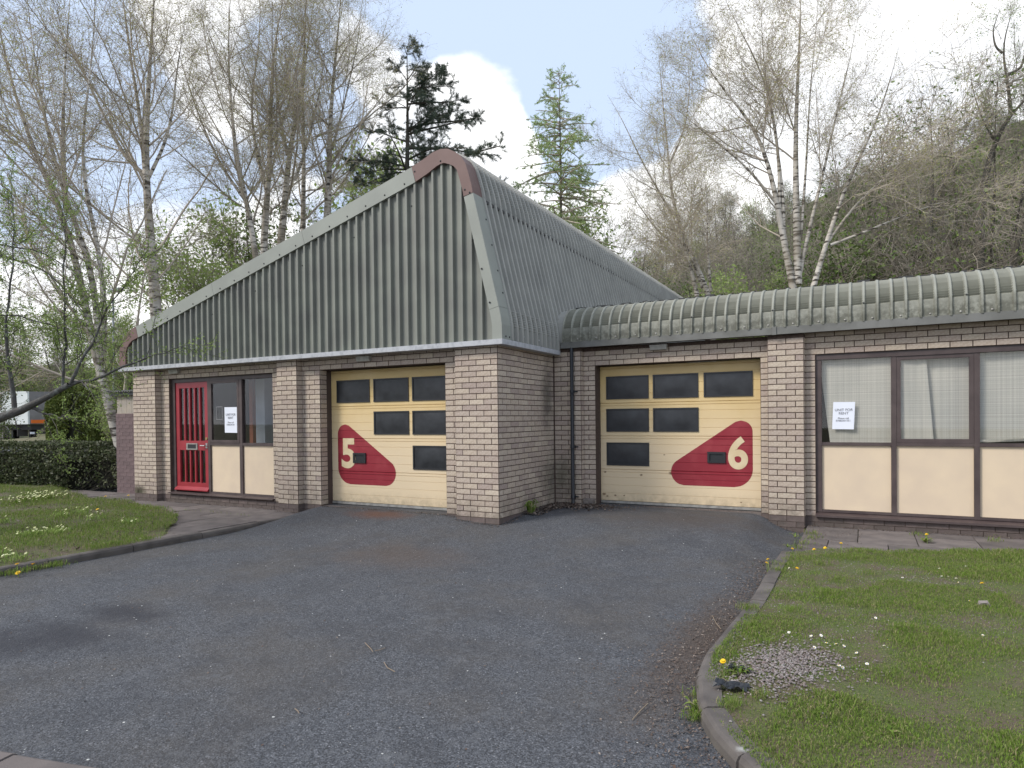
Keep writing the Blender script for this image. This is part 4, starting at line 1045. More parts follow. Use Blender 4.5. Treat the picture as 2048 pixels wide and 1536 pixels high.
# --- notices taped inside the glass ------------------------------------
def notice(label, x0, x1, z0, z1, y, tilt, lines):
    e = empty('notice', ((x0+x1)/2, y, (z0+z1)/2)); tag(e, label, 'notice', 'notices taped to the windows')
    s = sheet('paper', [(x0-tilt, y, z0), (x1-tilt, y, z0-.003), (x1+tilt, y, z1-.003), (x0+tilt, y, z1)], paper_m, e, wob=.0006)
    cx = (x0+x1)/2; H = z1-z0
    for (txt, fz, size) in lines: text_mesh(txt, size, ink_m, e, (cx+tilt*(fz*2-1), y-.0035, z0+H*fz), (1, 0, 0), (0, 0, 1), 'lettering', bold=.0)
LN = [('UNIT FOR', .665, .046), ('RENT', .54, .046), ('Please call', .375, .031), ('07882301551', .285, .031)]
notice('white letting notice against the curtain in the first window right of door 6', 3.862, 4.112, 1.055, 1.405, f6+.028, .008, LN)
notice('narrow-looking white letting notice in the dark window beside the red door', -5.52, -5.21, 1.05, 1.49, fy+.012, .0, [('UNIT FOR', .665, .055), ('RENT', .54, .055), ('Please call', .375, .037), ('07882301551', .285, .037)])
# outline of an old sticker left of the notice
st = MB(); a, b, c, d_ = -5.74, -5.58, 1.28, 1.50
for (q0, q1, r0, r1) in ((a, b, d_-.004, d_), (a, b, c, c+.004), (a, a+.004, c, d_), (b-.004, b, c, d_)): st.box(q0, q1, fy+.0145, fy+.0155, r0, r1)
s_ = st.build('sticker_residue', mat('glue_residue', (.45, .45, .47), .8)); tag(s_, 'pale outline of an old sticker on the glass beside the red door', 'sticker')

# --- cladding and roof of unit 5 ---------------------------------------
PROF = [(-8.10, 2.27), (-8.10, 2.46), (-8.085, 2.60), (-8.03, 2.73), (-7.93, 2.85), (-7.78, 2.945), (-7.58, 3.006),
        (-1.281, 4.734), (-1.08, 4.80), (-.93, 4.862), (-.80, 4.882), (-.68, 4.862), (-.57, 4.80), (-.475, 4.725), (-.408, 4.622), (-.359, 4.469), (-.317, 4.32), (-.298, 4.213),
        (.070, 2.69), (.098, 2.56), (.112, 2.46), (.115, 2.27)]
PA = np.array(PROF)
def offset_prof(P, w):
    P = np.array(P); d = np.gradient(P, axis=0)
    # averaged segment normals (inward)
    seg = np.diff(P, axis=0); sn = np.stack([seg[:, 1], -seg[:, 0]], -1); sn /= np.linalg.norm(sn, axis=1)[:, None]
    n = np.zeros_like(P); n[:-1] += sn; n[1:] += sn; n /= np.linalg.norm(n, axis=1)[:, None]
    return P+n*np.asarray(w)[:, None]
widths = np.interp(np.arange(len(PROF)), [0, 6, 7, 10, 14, 17, 21], [.19, .21, .225, .20, .15, .145, .145])
INN = offset_prof(PROF, widths)
INN[0][1] = 2.27; INN[-1][1] = 2.27
inner_z = lambda x: float(np.interp(x, INN[1:12, 0], INN[1:12, 1])) if x < INN[10, 0] else float(np.interp(-x, -INN[10:-1, 0][::-1], INN[10:-1, 1][::-1])) if False else None
def gable_top(x):
    """height of the middle line of the trim at x, so that the cladding tucks under it"""
    Mp = offset_prof(PROF, widths*.5)
    zs = []
    for k in range(len(Mp)-1):
        (a, b), (c, d) = Mp[k], Mp[k+1]
        if (a-x)*(c-x) <= 0 and a != c: zs.append(b+(d-b)*(x-a)/(c-a))
    return max(zs) if zs else 2.27
MIDP = offset_prof(PROF, widths*.5)
def rib_cols(x0, x1, pitch=.15, phase=0.0, face=.032, flank=.010, depth=.040):
    """(x, depth) breakpoints of a trapezoid-ribbed sheet"""
    out = []; k = math.floor((x0-phase)/pitch)-1
    while True:
        c = phase+k*pitch; k += 1
        for dx, h in ((-face/2-flank, 0), (-face/2, depth), (face/2, depth), (face/2+flank, 0)):
            x = c+dx
            if x0 < x < x1: out.append((x, h))
        if c > x1+pitch: break
    def val(x):
        r = ((x-phase+pitch/2) % pitch)-pitch/2; r = abs(r)
        return depth if r < face/2 else (0 if r > face/2+flank else depth*(1-(r-face/2)/flank))
    return [(x0, val(x0))]+out+[(x1, val(x1))]
def gable_cladding():
    edges = list(np.arange(-7.995, -.05, .9))+[-.03]
    for i in range(len(edges)-1):
        cols = rib_cols(edges[i], edges[i+1], phase=-.80, depth=.050)
        m = MB(); y0 = -.02
        for (x, h) in cols:
            m.v += [(x, y0-h, 2.262), (x, y0-h, max(2.28, gable_top(x)))]
        for k in range(len(cols)-1): m.f.append((2*k, 2*k+2, 2*k+3, 2*k+1)); m.m.append(0)
        m.build('cladding_sheet', clad_m, unit5)
gable_cladding()
# blank gable wall behind the sheets
gb = MB(); pts = [(float(p[0]), float(p[1])) for p in offset_prof(PROF, widths*.7)]
gb.extrude(pts, 'y', .0, .12); gb.build('gable_backing', soffit_m, unit5)
def trim_piece(i0, i1, m, yf=-.085, back=.16):
    o = PA[i0:i1+1]; n = INN[i0:i1+1]; mb = MB()
    K = len(o)
    for k in range(K):
        mb.v += [(o[k][0], yf, o[k][1]), (n[k][0], yf, n[k][1]), (n[k][0], yf+.05, n[k][1]), (o[k][0], back, o[k][1])]
    for k in range(K-1):
        a = 4*k; b = 4*k+4
        mb.f += [(a, a+1, b+1, b), (a+1, a+2, b+2, b+1), (a, b, b+3, a+3)]; mb.m += [0]*3
    mb.f.append((0, 3, 2, 1)); e = 4*(K-1); mb.f.append((e, e+1, e+2, e+3)); mb.m += [0, 0]
    return mb.build('corner_trim' if m is brown_m else 'verge_trim', m, unit5)
def seg_interp(i, j, t):
    return
trim_piece(0, 6, brown_m, -.088)
# the long left verge in three lengths
def straight_trim(p0, p1, w0, w1, m, n_, yf=-.085, back=.16):
    p0 = np.array(p0); p1 = np.array(p1); d = (p1-p0)/np.linalg.norm(p1-p0); nn = np.array([d[1], -d[0]])
    for k in range(n_):
        a = p0+(p1-p0)*k/n_; b = p0+(p1-p0)*(k+1)/n_-d*.004
        wa = w0+(w1-w0)*k/n_; wb = w0+(w1-w0)*(k+1)/n_
        mb = MB(); o_ = [a, b]; n2 = [a+nn*wa, b+nn*wb]
        for q in range(2): mb.v += [(o_[q][0], yf, o_[q][1]), (n2[q][0], yf, n2[q][1]), (n2[q][0], yf+.05, n2[q][1]), (o_[q][0], back, o_[q][1])]
        mb.f += [(0, 1, 5, 4), (1, 2, 6, 5), (0, 4, 7, 3), (0, 3, 2, 1), (4, 5, 6, 7)]; mb.m += [0]*5
        mb.build('verge_trim', m, unit5)
straight_trim(PROF[6], PROF[7], .21, .225, trim_m, 3, -.083)
trim_piece(7, 17, brown_m, -.088, .24)
straight_trim(PROF[17], PROF[18], .145, .145, trim_m, 1, -.083, .25)
trim_piece(18, 21, trim_m, -.081, .25)
# roof sheets run back from the gable; ribs follow the slope
def arc_param(P, i0, i1, n):
    Q = np.array(P[i0:i1+1]); seg = np.linalg.norm(np.diff(Q, axis=0), axis=1); c = np.concatenate([[0], np.cumsum(seg)])
    t = np.linspace(0, c[-1], n); return np.stack([np.interp(t, c, Q[:, 0]), np.interp(t, c, Q[:, 1])], -1), t
def ribbed_strip(parent, name, prof, along, a0, a1, m, crimp=None, depth=.046, phase=0.0, pitch=.15, face=.036, flank=.012, lift=0.0):
    """sheet whose cross-section prof (2D, n x 2) is swept along an axis; ribs stand proud; crimp=(i0,i1) marks pleated rows"""
    prof = np.array(prof); seg = np.gradient(prof, axis=0); seg /= np.linalg.norm(seg, axis=1)[:, None]
    nn = np.stack([-seg[:, 1], seg[:, 0]], -1)     # outward for left-to-right / bottom-to-top profiles
    cols = rib_cols(a0, a1, pitch, phase, face, flank, depth)
    V = []
    nP = len(prof)
    for (a, h) in cols:
        for k in range(nP):
            off = h+lift
            if crimp is not None and crimp[0] <= k <= crimp[1] and h < 1e-6: off += (.018 if k % 2 else -.006)
            p = prof[k]+nn[k]*off
            V.append((p[0], a, p[1]) if along == 'y' else (a, p[0], p[1]))
    F_ = []
    for c in range(len(cols)-1):
        for k in range(nP-1): F_.append((c*nP+k, c*nP+k+1, (c+1)*nP+k+1, (c+1)*nP+k))
    return npmesh(name, V, F_, m, parent)
ROOFEND = 13.6
def inset(P, w): return offset_prof(P, np.full(len(P), w))
ROOFP = inset(PROF, .03)
# ridge cap (curved and pleated), steep slope, foot of the eave, long shallow slope
cap_p, _ = arc_param(ROOFP, 7, 17, 74)
steep_p, _ = arc_param(ROOFP, 17, 18, 3); steep_p = steep_p.copy(); steep_p[0] = ROOFP[16]
foot_p, _ = arc_param(ROOFP, 18, 21, 26)
left_p, _ = arc_param(ROOFP, 0, 7, 30)
ys = np.arange(.06, ROOFEND, .9)
for i, y0 in enumerate(ys):
    y1 = min(ROOFEND, y0+.895)
    if i < 12 or True:
        ribbed_strip(unit5, 'ridge_sheet', cap_p, 'y', y0, y1, roof_m, crimp=(22, 66), phase=.035, lift=.012)
        ribbed_strip(unit5, 'roof_sheet', steep_p, 'y', y0, y1, roof_m, phase=.035)
    if y0 < 2.4: ribbed_strip(unit5, 'eave_sheet', foot_p, 'y', y0, min(y1, 1.9 if y0+.9 > 1.9 else y1), roof_m, crimp=(1, 14), phase=.035, lift=.003) if y0 < 1.85 else None
MB().build if False else None
lm = MB(); 
for k in range(len(left_p)-1): lm.poly([(left_p[k][0], .0, left_p[k][1]), (left_p[k+1][0], .0, left_p[k+1][1]), (left_p[k+1][0], ROOFEND, left_p[k+1][1]), (left_p[k][0], ROOFEND, left_p[k][1])])
lm.build('shallow_roof', roof_m, unit5)
# dark foam blocks under the lap line of the ridge sheets
fb = MB()
for k in range(int(ROOFEND/.15)):
    y = .035+.15*k+.075; p = ROOFP[17]
    if y > .2: fb.box(p[0]+.005, p[0]+.045, y-.045, y+.045, p[1]-.045, p[1]-.012)
fb.build('foam_filler', screw_m, unit5)['kind'] = 'stuff'
# flashing under the cladding
MB().box(-8.12, .135, -.115, .04, 2.20, 2.266).build('eave_flashing', flash_m, unit5)
MB().box(.005, .135, .04, PF-.07, 2.20, 2.266).build('eave_flashing', flash_m, unit5)
MB().box(-8.12, -7.85, .04, ROOFEND, 2.20, 2.266).build('eave_flashing', flash_m, unit5)
# screws
sc = MB(); sw = MB()
def screw(mb, x, y, z, n, r=.011):
    n = Vector(n); p = Vector((x, y, z)); mb.tube([p-n*.001, p+n*.006, p+n*.010], [r*1.2, r, r*.4], 7)
for k in range(53):
    x = -7.88+.15*k
    if k % 2 == 0: screw(sw if k in (2, 4, 8, 18, 20, 44, 46) else sc, x, -.0205, 2.33+.012*math.sin(k*2), (0, -1, 0), .012 if k < 40 else .015)
for k in range(18): 
    t = (k+.5)/18; p = np.array(PROF[6])*(1-t)+np.array(PROF[7])*t; d = np.array([.9625, .2640]); q = p+np.array([d[1], -d[0]])*.17
    screw(sc, q[0], -.084, q[1], (0, -1, 0))
    if k % 1 == 0 and k > 1: screw(sc, q[0]+.07, -.0205, q[1]-.30, (0, -1, 0), .010)
for (x, z) in ((-1.23, 4.66), (-.80, 4.72), (-.42, 4.27), (-.345, 4.22), (-.31, 3.6), (-.175, 3.2), (-.06, 2.75), (-7.98, 2.5), (-7.75, 2.84)): screw(sc, x, -.089, z, (0, -1, 0))
for z in (3.9, 3.55, 3.2, 2.9):
    t = (4.213-z)/(4.213-2.69); x = -.298+t*.368; screw(sc, x+.002, .12, z, (1, 0, .25))
for (yy, zz) in ((.02, 2.31), (.12, 2.31)): screw(sc, .116, yy, zz, (1, 0, 0))
for k in range(6): screw(sw if k % 2 else sc, .095, .33+.15*2*k*.8, 2.36, (1, 0, 0), .010)
sc.build('screw_caps', screw_m, unit5)['kind'] = 'stuff'; sw.build('bright_screw_caps', boltw_m, unit5)['kind'] = 'stuff'

# --- roof of unit 6 -----------------------------------------------------
FASY = PF-.075
wp = [(FASY+.02, 2.385), (FASY+.02, 2.50), (FASY+.035, 2.60), (FASY+.075, 2.70), (FASY+.14, 2.79), (FASY+.225, 2.86), (FASY+.32, 2.905), (FASY+.43, 2.93), (FASY+.60, 2.95)]
wprof, _ = arc_param(wp, 0, len(wp)-1, 60)
xs_ = [.17]+list(np.arange(.95, 9.6, .9))
for i in range(len(xs_)-1):
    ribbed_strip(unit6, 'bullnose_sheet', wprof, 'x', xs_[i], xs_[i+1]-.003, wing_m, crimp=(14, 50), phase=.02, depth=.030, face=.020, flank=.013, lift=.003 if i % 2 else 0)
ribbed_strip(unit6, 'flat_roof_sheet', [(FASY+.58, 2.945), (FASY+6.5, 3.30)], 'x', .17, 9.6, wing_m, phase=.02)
# dark ragged closure strip along the top of the bullnose
cs = MB(); rr = random.Random(5)
x = .2
while x < 9.5:
    w_ = rr.uniform(.05, .16); cs.box(x, x+w_, FASY+.44+rr.uniform(0, .05), FASY+.60, 2.93, 2.962+rr.uniform(0, .022)); x += w_+rr.uniform(0, .07)
cs.build('closure_strip', screw_m, unit6)['kind'] = 'stuff'
for (a, b, dz) in ((.14, 3.19, 0), (3.19, 9.6, .004)):
    MB().box(a, b, FASY-.004 if dz else FASY, FASY+.05, 2.298, 2.388+dz).build('fascia', fascia_m, unit6)
MB().box(3.165, 3.215, FASY-.016, FASY-.005, 2.292, 2.40).build('fascia_joint_plate', fascia_m, unit6)
MB().box(.14, 9.6, FASY+.05, Y6, 2.306, 2.335).build('soffit', soffit_m, unit6)
MB().box(.0, .17, FASY+.01, FASY+.4, 2.31, 2.36).build('corner_soffit', soffit_m, unit6)
# smooth end cap where the bullnose meets the steep roof
ec = MB(); ep = [(float(p[0]), float(p[1])) for p in wprof[::4]]
for k in range(len(ep)-1): ec.poly([(.03, ep[k][0]-.004, ep[k][1]), (.175, ep[k][0]-.012, ep[k][1]+.004), (.175, ep[k+1][0]-.012, ep[k+1][1]+.006), (.03, ep[k+1][0]-.004, ep[k+1][1])])
ec.build('end_cap', roof_m, unit6)
s6 = MB()
for k in range(31):
    x = .395+.3*k*1.0
    if x < 9.5: screw(s6, x+.02, FASY+.018, 2.425, (0, -1, 0), .012)
s6.build('bright_screw_caps', alu_m, unit6)['kind'] = 'stuff'
s7 = MB()
for x in (1.07, 2.12, 3.17, 4.22, 5.27, 6.32):
    for k in (14, 44): screw(s7, x, wprof[k][0]-.034, wprof[k][1]+.01, (0, -1, .2), .010)
s7.build('screw_caps', screw_m, unit6)['kind'] = 'stuff'

# --- small fittings -----------------------------------------------------
def lamp(x, y, z, label):
    e = empty('bulkhead_light', (x, y, z)); tag(e, label, 'light', 'bulkhead lights under the eaves')
    MB().box(x-.125, x+.125, y, y+.07, z+.005, z+.03).build('lamp_base', lamp_m, e)
    MB().extrude([(y+.005, z+.004), (y+.015, z-.04), (y+.055, z-.045), (y+.066, z+.004)], 'x', x-.12, x+.12).build('diffuser', lamp_m, e)
lamp(-6.72, .035, 2.155, 'grey bulkhead light under the flashing above the red door')
lamp(-2.32, .035, 2.155, 'grey bulkhead light under the flashing above roller door 5')
lamp(1.62, PF+.02, 2.245, 'grey bulkhead light under the fascia above roller door 6')
dp = empty('downpipe', (.31, PF-.05, -.1)); tag(dp, 'black downpipe beside the inner corner, left of roller door 6', 'drainpipe')
dx = .315
MB().tube([(dx, PF-.055, -.12), (dx, PF-.055, 2.30)], .028, 12).build('pipe', pipe_m, dp, smooth=True)
for z in (.02, .78, 1.62):
    MB().tube([(dx, PF-.055, z), (dx, PF-.055, z+.045)], .034, 12).build('collar', pipe_m, dp, smooth=True)
    MB().box(dx-.02, dx+.075, PF-.03, PF-.006, z+.01, z+.03).build('bracket', pipe_m, dp)
# loose stone block beside the door jamb
sb = MB().box(-.08, .08, -.06, .06, 0, .10).build('stone_block', mat('block_stone', (.19, .165, .145), .95, (.13, .11, .1), nscale=20, bump=.6)); sb.location = (.545, PF+.02, float(drive_z(.5, 1.8))-.005); sb.rotation_euler = (0, 0, .08)
md = sb.modifiers.new('bevel', 'BEVEL'); md.width = .012; md.segments = 2
tag(sb, 'small brown stone block on the ground at the left jamb of roller door 6', 'stone')
# ================================================================== SHED left of the building
sh = empty('lean_to_shed', (-8.6, .8, -.2)); tag(sh, 'small plum brick lean-to with weathered boards and a corrugated roof edge', 'shed')
SX0, SX1, SY = -9.42, -7.87, .62
MB().box(SX0, SX1, SY, 3.0, -.4, 1.43).build('brick_wall', plumjoint_m, sh)
key = 'shed'; BR[key] = []
brick_face(key, (SX0, SY, 0), (1, 0, 0), (0, -1, 0), SX1-SX0, -.225, 1.425)
def shed_bricks():
    mb = MB(); cnt = 0; meshes = {}
    wp_ = bpy.data.objects['brick_wall'] if False else None
    for (org, u, n, p, q, zc) in BR[key]:
        L_ = round(q-p-.008, 3)
        if L_ not in meshes:
            b = MB().box(-L_/2, L_/2, -.006, .006, -.0345, .0345); mm = bpy.data.meshes.new('brick'); mm.from_pydata(b.v, [], b.f); mm.materials.append(plum_m); meshes[L_] = mm
        o = bpy.data.objects.new('brick', meshes[L_]); COL.objects.link(o); o.location = (org[0]+(p+q)/2, SY-.001, zc); setparent(o, sh)
shed_bricks()
for k in range(9):
    x = SX0+.02+k*(SX1-SX0-.04)/9; MB().box(x, x+(SX1-SX0-.04)/9-.006, SY+.01, SY+.05, 1.432, 1.86).build('board', board_m, sh)
rf = MB(); n_ = 60
for k in range(n_+1):
    x = SX0-.12+(SX1-SX0+.12)*k/n_; z = 1.885+.018*math.cos(k*PI/1.5); rf.v += [(x, SY-.12, z), (x, 3.2, z+.12), (x, SY-.12, z-.012), (x, 3.2, z+.108)]
for k in range(n_):
    a = 4*k; rf.f += [(a, a+4, a+5, a+1), (a+2, a+3, a+7, a+6), (a, a+2, a+6, a+4)]; rf.m += [0]*3
rf.build('corrugated_roof', fascia_m, sh)
MB().box(SX0-.1, SX1, SY-.07, SY+.0, 1.80, 1.865).build('fascia', screw_m, sh)

# ================================================================== VEGETATION
def norm(v): return v/np.maximum(1e-9, np.linalg.norm(v, axis=-1, keepdims=True))
def tubes(P, Rd, S=3):
    n, K, _ = P.shape
    T = np.empty_like(P); T[:, 1:-1] = P[:, 2:]-P[:, :-2]; T[:, 0] = P[:, 1]-P[:, 0]; T[:, -1] = P[:, -1]-P[:, -2]; T = norm(T)
    ref = np.array([.37, .85, .13]); A = norm(np.cross(T, ref)); B = np.cross(T, A)
    an = np.arange(S)*2*PI/S
    V = P[:, :, None]+(A[:, :, None]*np.cos(an)[None, None, :, None]+B[:, :, None]*np.sin(an)[None, None, :, None])*Rd[:, :, None, None]
    base = (np.arange(n)*K*S)[:, None, None]; k = (np.arange(K-1)*S)[None, :, None]; j = np.arange(S)[None, None]
    a = base+k+j; b = base+k+(j+1) % S
    F_ = np.stack([a, b, b+S, a+S], -1).reshape(-1, 4)
    return V.reshape(-1, 3), F_
def grow(rng, P, Rd, n, tr, length, ang, up, K=4, rr=.6, wig=.12, shrink=.55, rmin=.003, droop_end=0.0, flat=None):
    m, Kp, _ = P.shape
    L_ = np.linalg.norm(np.diff(P, axis=1), axis=-1).sum(1); pi = rng.choice(m, n, p=L_/L_.sum())
    t = tr[0]+(tr[1]-tr[0])*rng.uniform(0, 1, n)
    f = t*(Kp-1); k = np.minimum(f.astype(int), Kp-2); fr_ = (f-k)[:, None]
    base = P[pi, k]*(1-fr_)+P[pi, k+1]*fr_; T = norm(P[pi, k+1]-P[pi, k]); rb = Rd[pi, k]*(1-fr_[:, 0])+Rd[pi, k+1]*fr_[:, 0]
    rv = rng.normal(0, 1, (n, 3))
    if flat is not None: rv[:, 2] *= flat
    perp = norm(rv-(rv*T).sum(-1, keepdims=True)*T)
    a = np.radians(rng.uniform(ang[0], ang[1], n))[:, None]
    D = norm(T*np.cos(a)+perp*np.sin(a))
    Ln = rng.uniform(length[0], length[1], n)*(1-shrink*t)
    out = np.empty((n, K, 3)); out[:, 0] = base
    for i in range(1, K):
        z = np.zeros((n, 3)); z[:, 2] = up-(droop_end*i/K)
        D = norm(D+z+rng.normal(0, wig, (n, 3))); out[:, i] = out[:, i-1]+D*(Ln/(K-1))[:, None]
    r0 = np.maximum(rmin, np.minimum(rb*rr, Ln*.0085)); Rr = r0[:, None]*np.linspace(1, .35, K)[None]
    return out, np.maximum(Rr, rmin*.6)
def leaves_on(rng, P, n, size, spread=.03, hang=.0):
    m, K, _ = P.shape; pi = rng.integers(0, m, n); f = rng.uniform(.15, 1, n)*(K-1); k = np.minimum(f.astype(int), K-2); fr_ = (f-k)[:, None]
    c = P[pi, k]*(1-fr_)+P[pi, k+1]*fr_+rng.normal(0, spread, (n, 3)); c[:, 2] -= hang*rng.uniform(0, 1, n)
    u = norm(rng.normal(0, 1, (n, 3))); w = norm(np.cross(u, rng.normal(0, 1, (n, 3)))); s = (size[0]+(size[1]-size[0])*rng.uniform(0, 1, n))[:, None]
    V = np.stack([c-u*s, c-w*s*.5, c+u*s, c+w*s*.5], 1).reshape(-1, 3)
    return V, (np.arange(n)*4)[:, None]+np.arange(4)[None]
def join(parts):
    V = []; F_ = []; Mi = []; o = 0
    for (v, f, m) in parts: V.append(v); F_.append(f+o); Mi.append(np.full(len(f), m)); o += len(v)
    return np.vstack(V), np.vstack(F_), np.concatenate(Mi)
def stem(pts, r0, r1, K=14):
    """smooth polyline through 3D points -> (1,K,3),(1,K)"""
    Q = np.array(pts, float); c = np.concatenate([[0], np.cumsum(np.linalg.norm(np.diff(Q, axis=0), axis=1))]); t = np.linspace(0, c[-1], K)
    P = np.stack([np.interp(t, c, Q[:, i]) for i in range(3)], -1)
    for _ in range(2): P[1:-1] = P[1:-1]*.5+(P[:-2]+P[2:])*.25
    return P[None], (r0+(r1*.3-r0)*np.linspace(0, 1, K)**.9)[None]
def pxstem(pix, d, r0, r1, K=14, dd=0.0, rng=None):
    n = len(pix); return stem([at(p[0], p[1], d+dd*i/(n-1)) for i, p in enumerate(pix)], r0, r1, K)
def ground_root(st, d, r):
    """extend the first point straight down to the ground"""
    P, Rr = st; p = P[0, 0].copy(); q = p.copy(); q[2] = -.4
    if p[2] > .2: P = np.concatenate([q[None, None], P], 1); Rr = np.concatenate([[[r*1.15]], Rr], 1)
    return P, Rr
def make_tree(seed, stems, label, cat, group, bark, twig, leaf, spec, name='birch_tree'):
    rng = np.random.default_rng(seed)
    big = []; K0 = max(s[0].shape[1] for s in stems)
    trunkparts = []
    SP = np.concatenate([s[0] if s[0].shape[1] == K0 else resamp(s, K0)[0] for s in stems]); SR = np.concatenate([s[1] if s[0].shape[1] == K0 else resamp(s, K0)[1] for s in stems])
    v, f = tubes(SP, SR, 7); trunkparts.append((v, f, 0))
    limbs = grow(rng, SP, SR, spec['limbs'], spec.get('lt', (.2, .97)), spec['ll'], spec.get('la', (20, 48)), spec.get('lup', .12), K=7, rr=.42, wig=.10, shrink=spec.get('lshrink', .6), rmin=.005)
    v, f = tubes(*limbs, 4); trunkparts.append((v, f, 0 if spec.get('whitelimb') else 1))
    br = grow(rng, *limbs, spec['br'], (.15, 1), spec['bl'], (25, 60), spec.get('bup', .05), K=5, rr=.5, wig=.16, rmin=.0032)
    tw = grow(rng, *br, spec['tw'], (.1, 1), spec['tl'], (20, 65), spec.get('tup', -.02), K=3, rr=.6, wig=.25, rmin=spec.get('tr', .0032), droop_end=spec.get('droop', .25), shrink=.3)
    tw2 = grow(rng, SP, SR*.5, spec.get('tw0', 200), (.25, 1), spec['tl'], (30, 70), .1, K=4, rr=.5, wig=.2, rmin=spec.get('tr', .0032))
    root = empty(name, SP[0, 0]*[1, 1, 0]+[0, 0, -.33]); tag(root, label, cat, group)
    V, F_, Mi = join(trunkparts); npmesh('trunk', V, F_, [bark, twig], root, Mi, smooth=True)
    cp = []
    for q, S in ((br, 3), (tw, 3), (tw2, 3)): v, f = tubes(*q, S); cp.append((v, f, 0))
    if spec.get('leaves', 0):
        v, f = leaves_on(rng, tw[0], spec['leaves'], spec['ls'], spec.get('lsp', .03), spec.get('hang', 0)); cp.append((v, f, 1))
    V, F_, Mi = join(cp); npmesh('crown', V, F_, [twig, leaf], root, Mi)
    return root
def resamp(s, K):
    P, Rr = s; k0 = P.shape[1]; t = np.linspace(0, k0-1, K); i = np.arange(k0)
    return np.stack([np.interp(t, i, P[0, :, a]) for a in range(3)], -1)[None], np.interp(t, i, Rr[0])[None]
BS = dict(limbs=44, ll=(2.4, 5.0), lshrink=.55, la=(30, 68), lup=.085, lt=(.08, .97), br=760, bl=(.7, 2.0), bup=.01, tw=8200, tl=(.2, .62), tr=.0024, tw0=50, leaves=15000, ls=(.011, .025), lsp=.06, hang=.12, droop=.30)
def bs(**k): d = dict(BS); d.update(k); return d
G = 'birch trees in bud behind the workshops'
make_tree(1, [ground_root(pxstem([(250, 930), (236, 880), (224, 840), (212, 790), (192, 712), (160, 575), (147, 475), (132, 425), (107, 395), (82, 345), (40, 230), (5, 100), (-20, -40)], 14.5, .12, .02), 14.5, .13),
              pxstem([(200, 735), (192, 575), (175, 500), (150, 450), (135, 412), (118, 360), (95, 270), (70, 130), (52, -20)], 14.5, .085, .015),
              pxstem([(205, 720), (212, 575), (195, 500), (192, 450), (175, 412), (160, 340), (165, 250), (185, 130), (190, 0)], 14.5, .07, .015),
              pxstem([(133, 425), (130, 384), (125, 300), (127, 175), (133, 90), (142, -30)], 14.6, .06, .015)],
          'leaning multi-stemmed birch rising behind the lean-to shed at the left', 'tree', G, birch_m, twig_m, birchleaf_m, bs(limbs=58, br=1000, tw=10500, leaves=20000), 'birch_tree')
make_tree(2, [ground_root(pxstem([(313, 640), (307, 560), (300, 470), (293, 390), (290, 330), (293, 240), (300, 120), (305, 40), (312, -60)], 17, .15, .03), 17, .16),
              pxstem([(291, 350), (285, 280), (272, 180), (258, 100), (243, -20)], 17, .07, .015), pxstem([(297, 355), (330, 290), (345, 230), (352, 150), (372, 30)], 17, .05, .012), pxstem([(290, 350), (250, 320), (205, 225), (160, 130), (120, 30)], 17.3, .06, .012)],
          'straight white-stemmed birch standing above the left end of the sloping verge', 'tree', G, birch_m, twig_m, birchleaf_m, bs(limbs=48, br=820, tw=9000), 'birch_tree')
make_tree(3, [ground_root(pxstem([(512, 520), (500, 430), (485, 375), (470, 300), (461, 200), (455, 100), (462, -30)], 19, .09, .02), 19, .1), pxstem([(490, 400), (440, 330), (400, 240), (370, 150), (345, 60)], 19, .05, .012)],
          'slim birch left of the main clump behind the gable slope', 'tree', G, birch_m, twig_m, birchleaf_m, bs(limbs=34, br=560, tw=5600, leaves=12000), 'birch_tree')
make_tree(4, [ground_root(pxstem([(528, 480), (535, 380), (538, 340), (541, 250), (543, 150), (550, 75), (572, -30)], 20, .11, .02), 20, .12), pxstem([(534, 385), (510, 300), (500, 200), (520, 90), (520, -20)], 20, .06, .015)],
          'white birch with a dark forked stem, second in the clump behind the gable slope', 'tree', G, birch_m, twig_m, birchleaf_m, bs(limbs=38, br=560, tw=5200, leaves=11000), 'birch_tree')
make_tree(5, [ground_root(pxstem([(562, 480), (572, 385), (577, 300), (597, 225), (605, 162), (610, 75), (613, -30)], 20.5, .12, .02), 20.5, .13), pxstem([(575, 310), (560, 240), (550, 150), (555, 40)], 20.5, .06, .015), pxstem([(590, 360), (615, 290), (640, 180), (655, 60)], 20.5, .05, .012)],
          'whitest birch of the clump, bending to the right at half height', 'tree', G, birch_m, twig_m, birchleaf_m, bs(limbs=38, br=560, tw=5200, leaves=11000), 'birch_tree')
make_tree(6, [ground_root(pxstem([(606, 450), (607, 370), (608, 250), (603, 190), (615, 90), (630, -10)], 22, .09, .02), 22, .1)],
          'thin birch in the middle of the clump behind the gable slope', 'tree', G, birch_m, twig_m, birchleaf_m, bs(limbs=26, br=320, tw=3000, leaves=6000), 'birch_tree')
make_tree(7, [ground_root(pxstem([(654, 440), (657, 385), (660, 250), (665, 175), (675, 75), (684, -30)], 21, .12, .02), 21, .13), pxstem([(662, 330), (700, 270), (740, 220), (785, 190)], 21, .045, .012), pxstem([(664, 300), (690, 200), (715, 90), (725, 0)], 21, .045, .012)],
          'birch at the right of the clump with long boughs reaching towards the pine', 'tree', G, birch_m, twig_m, birchleaf_m, bs(limbs=42, br=660, tw=6600), 'birch_tree')
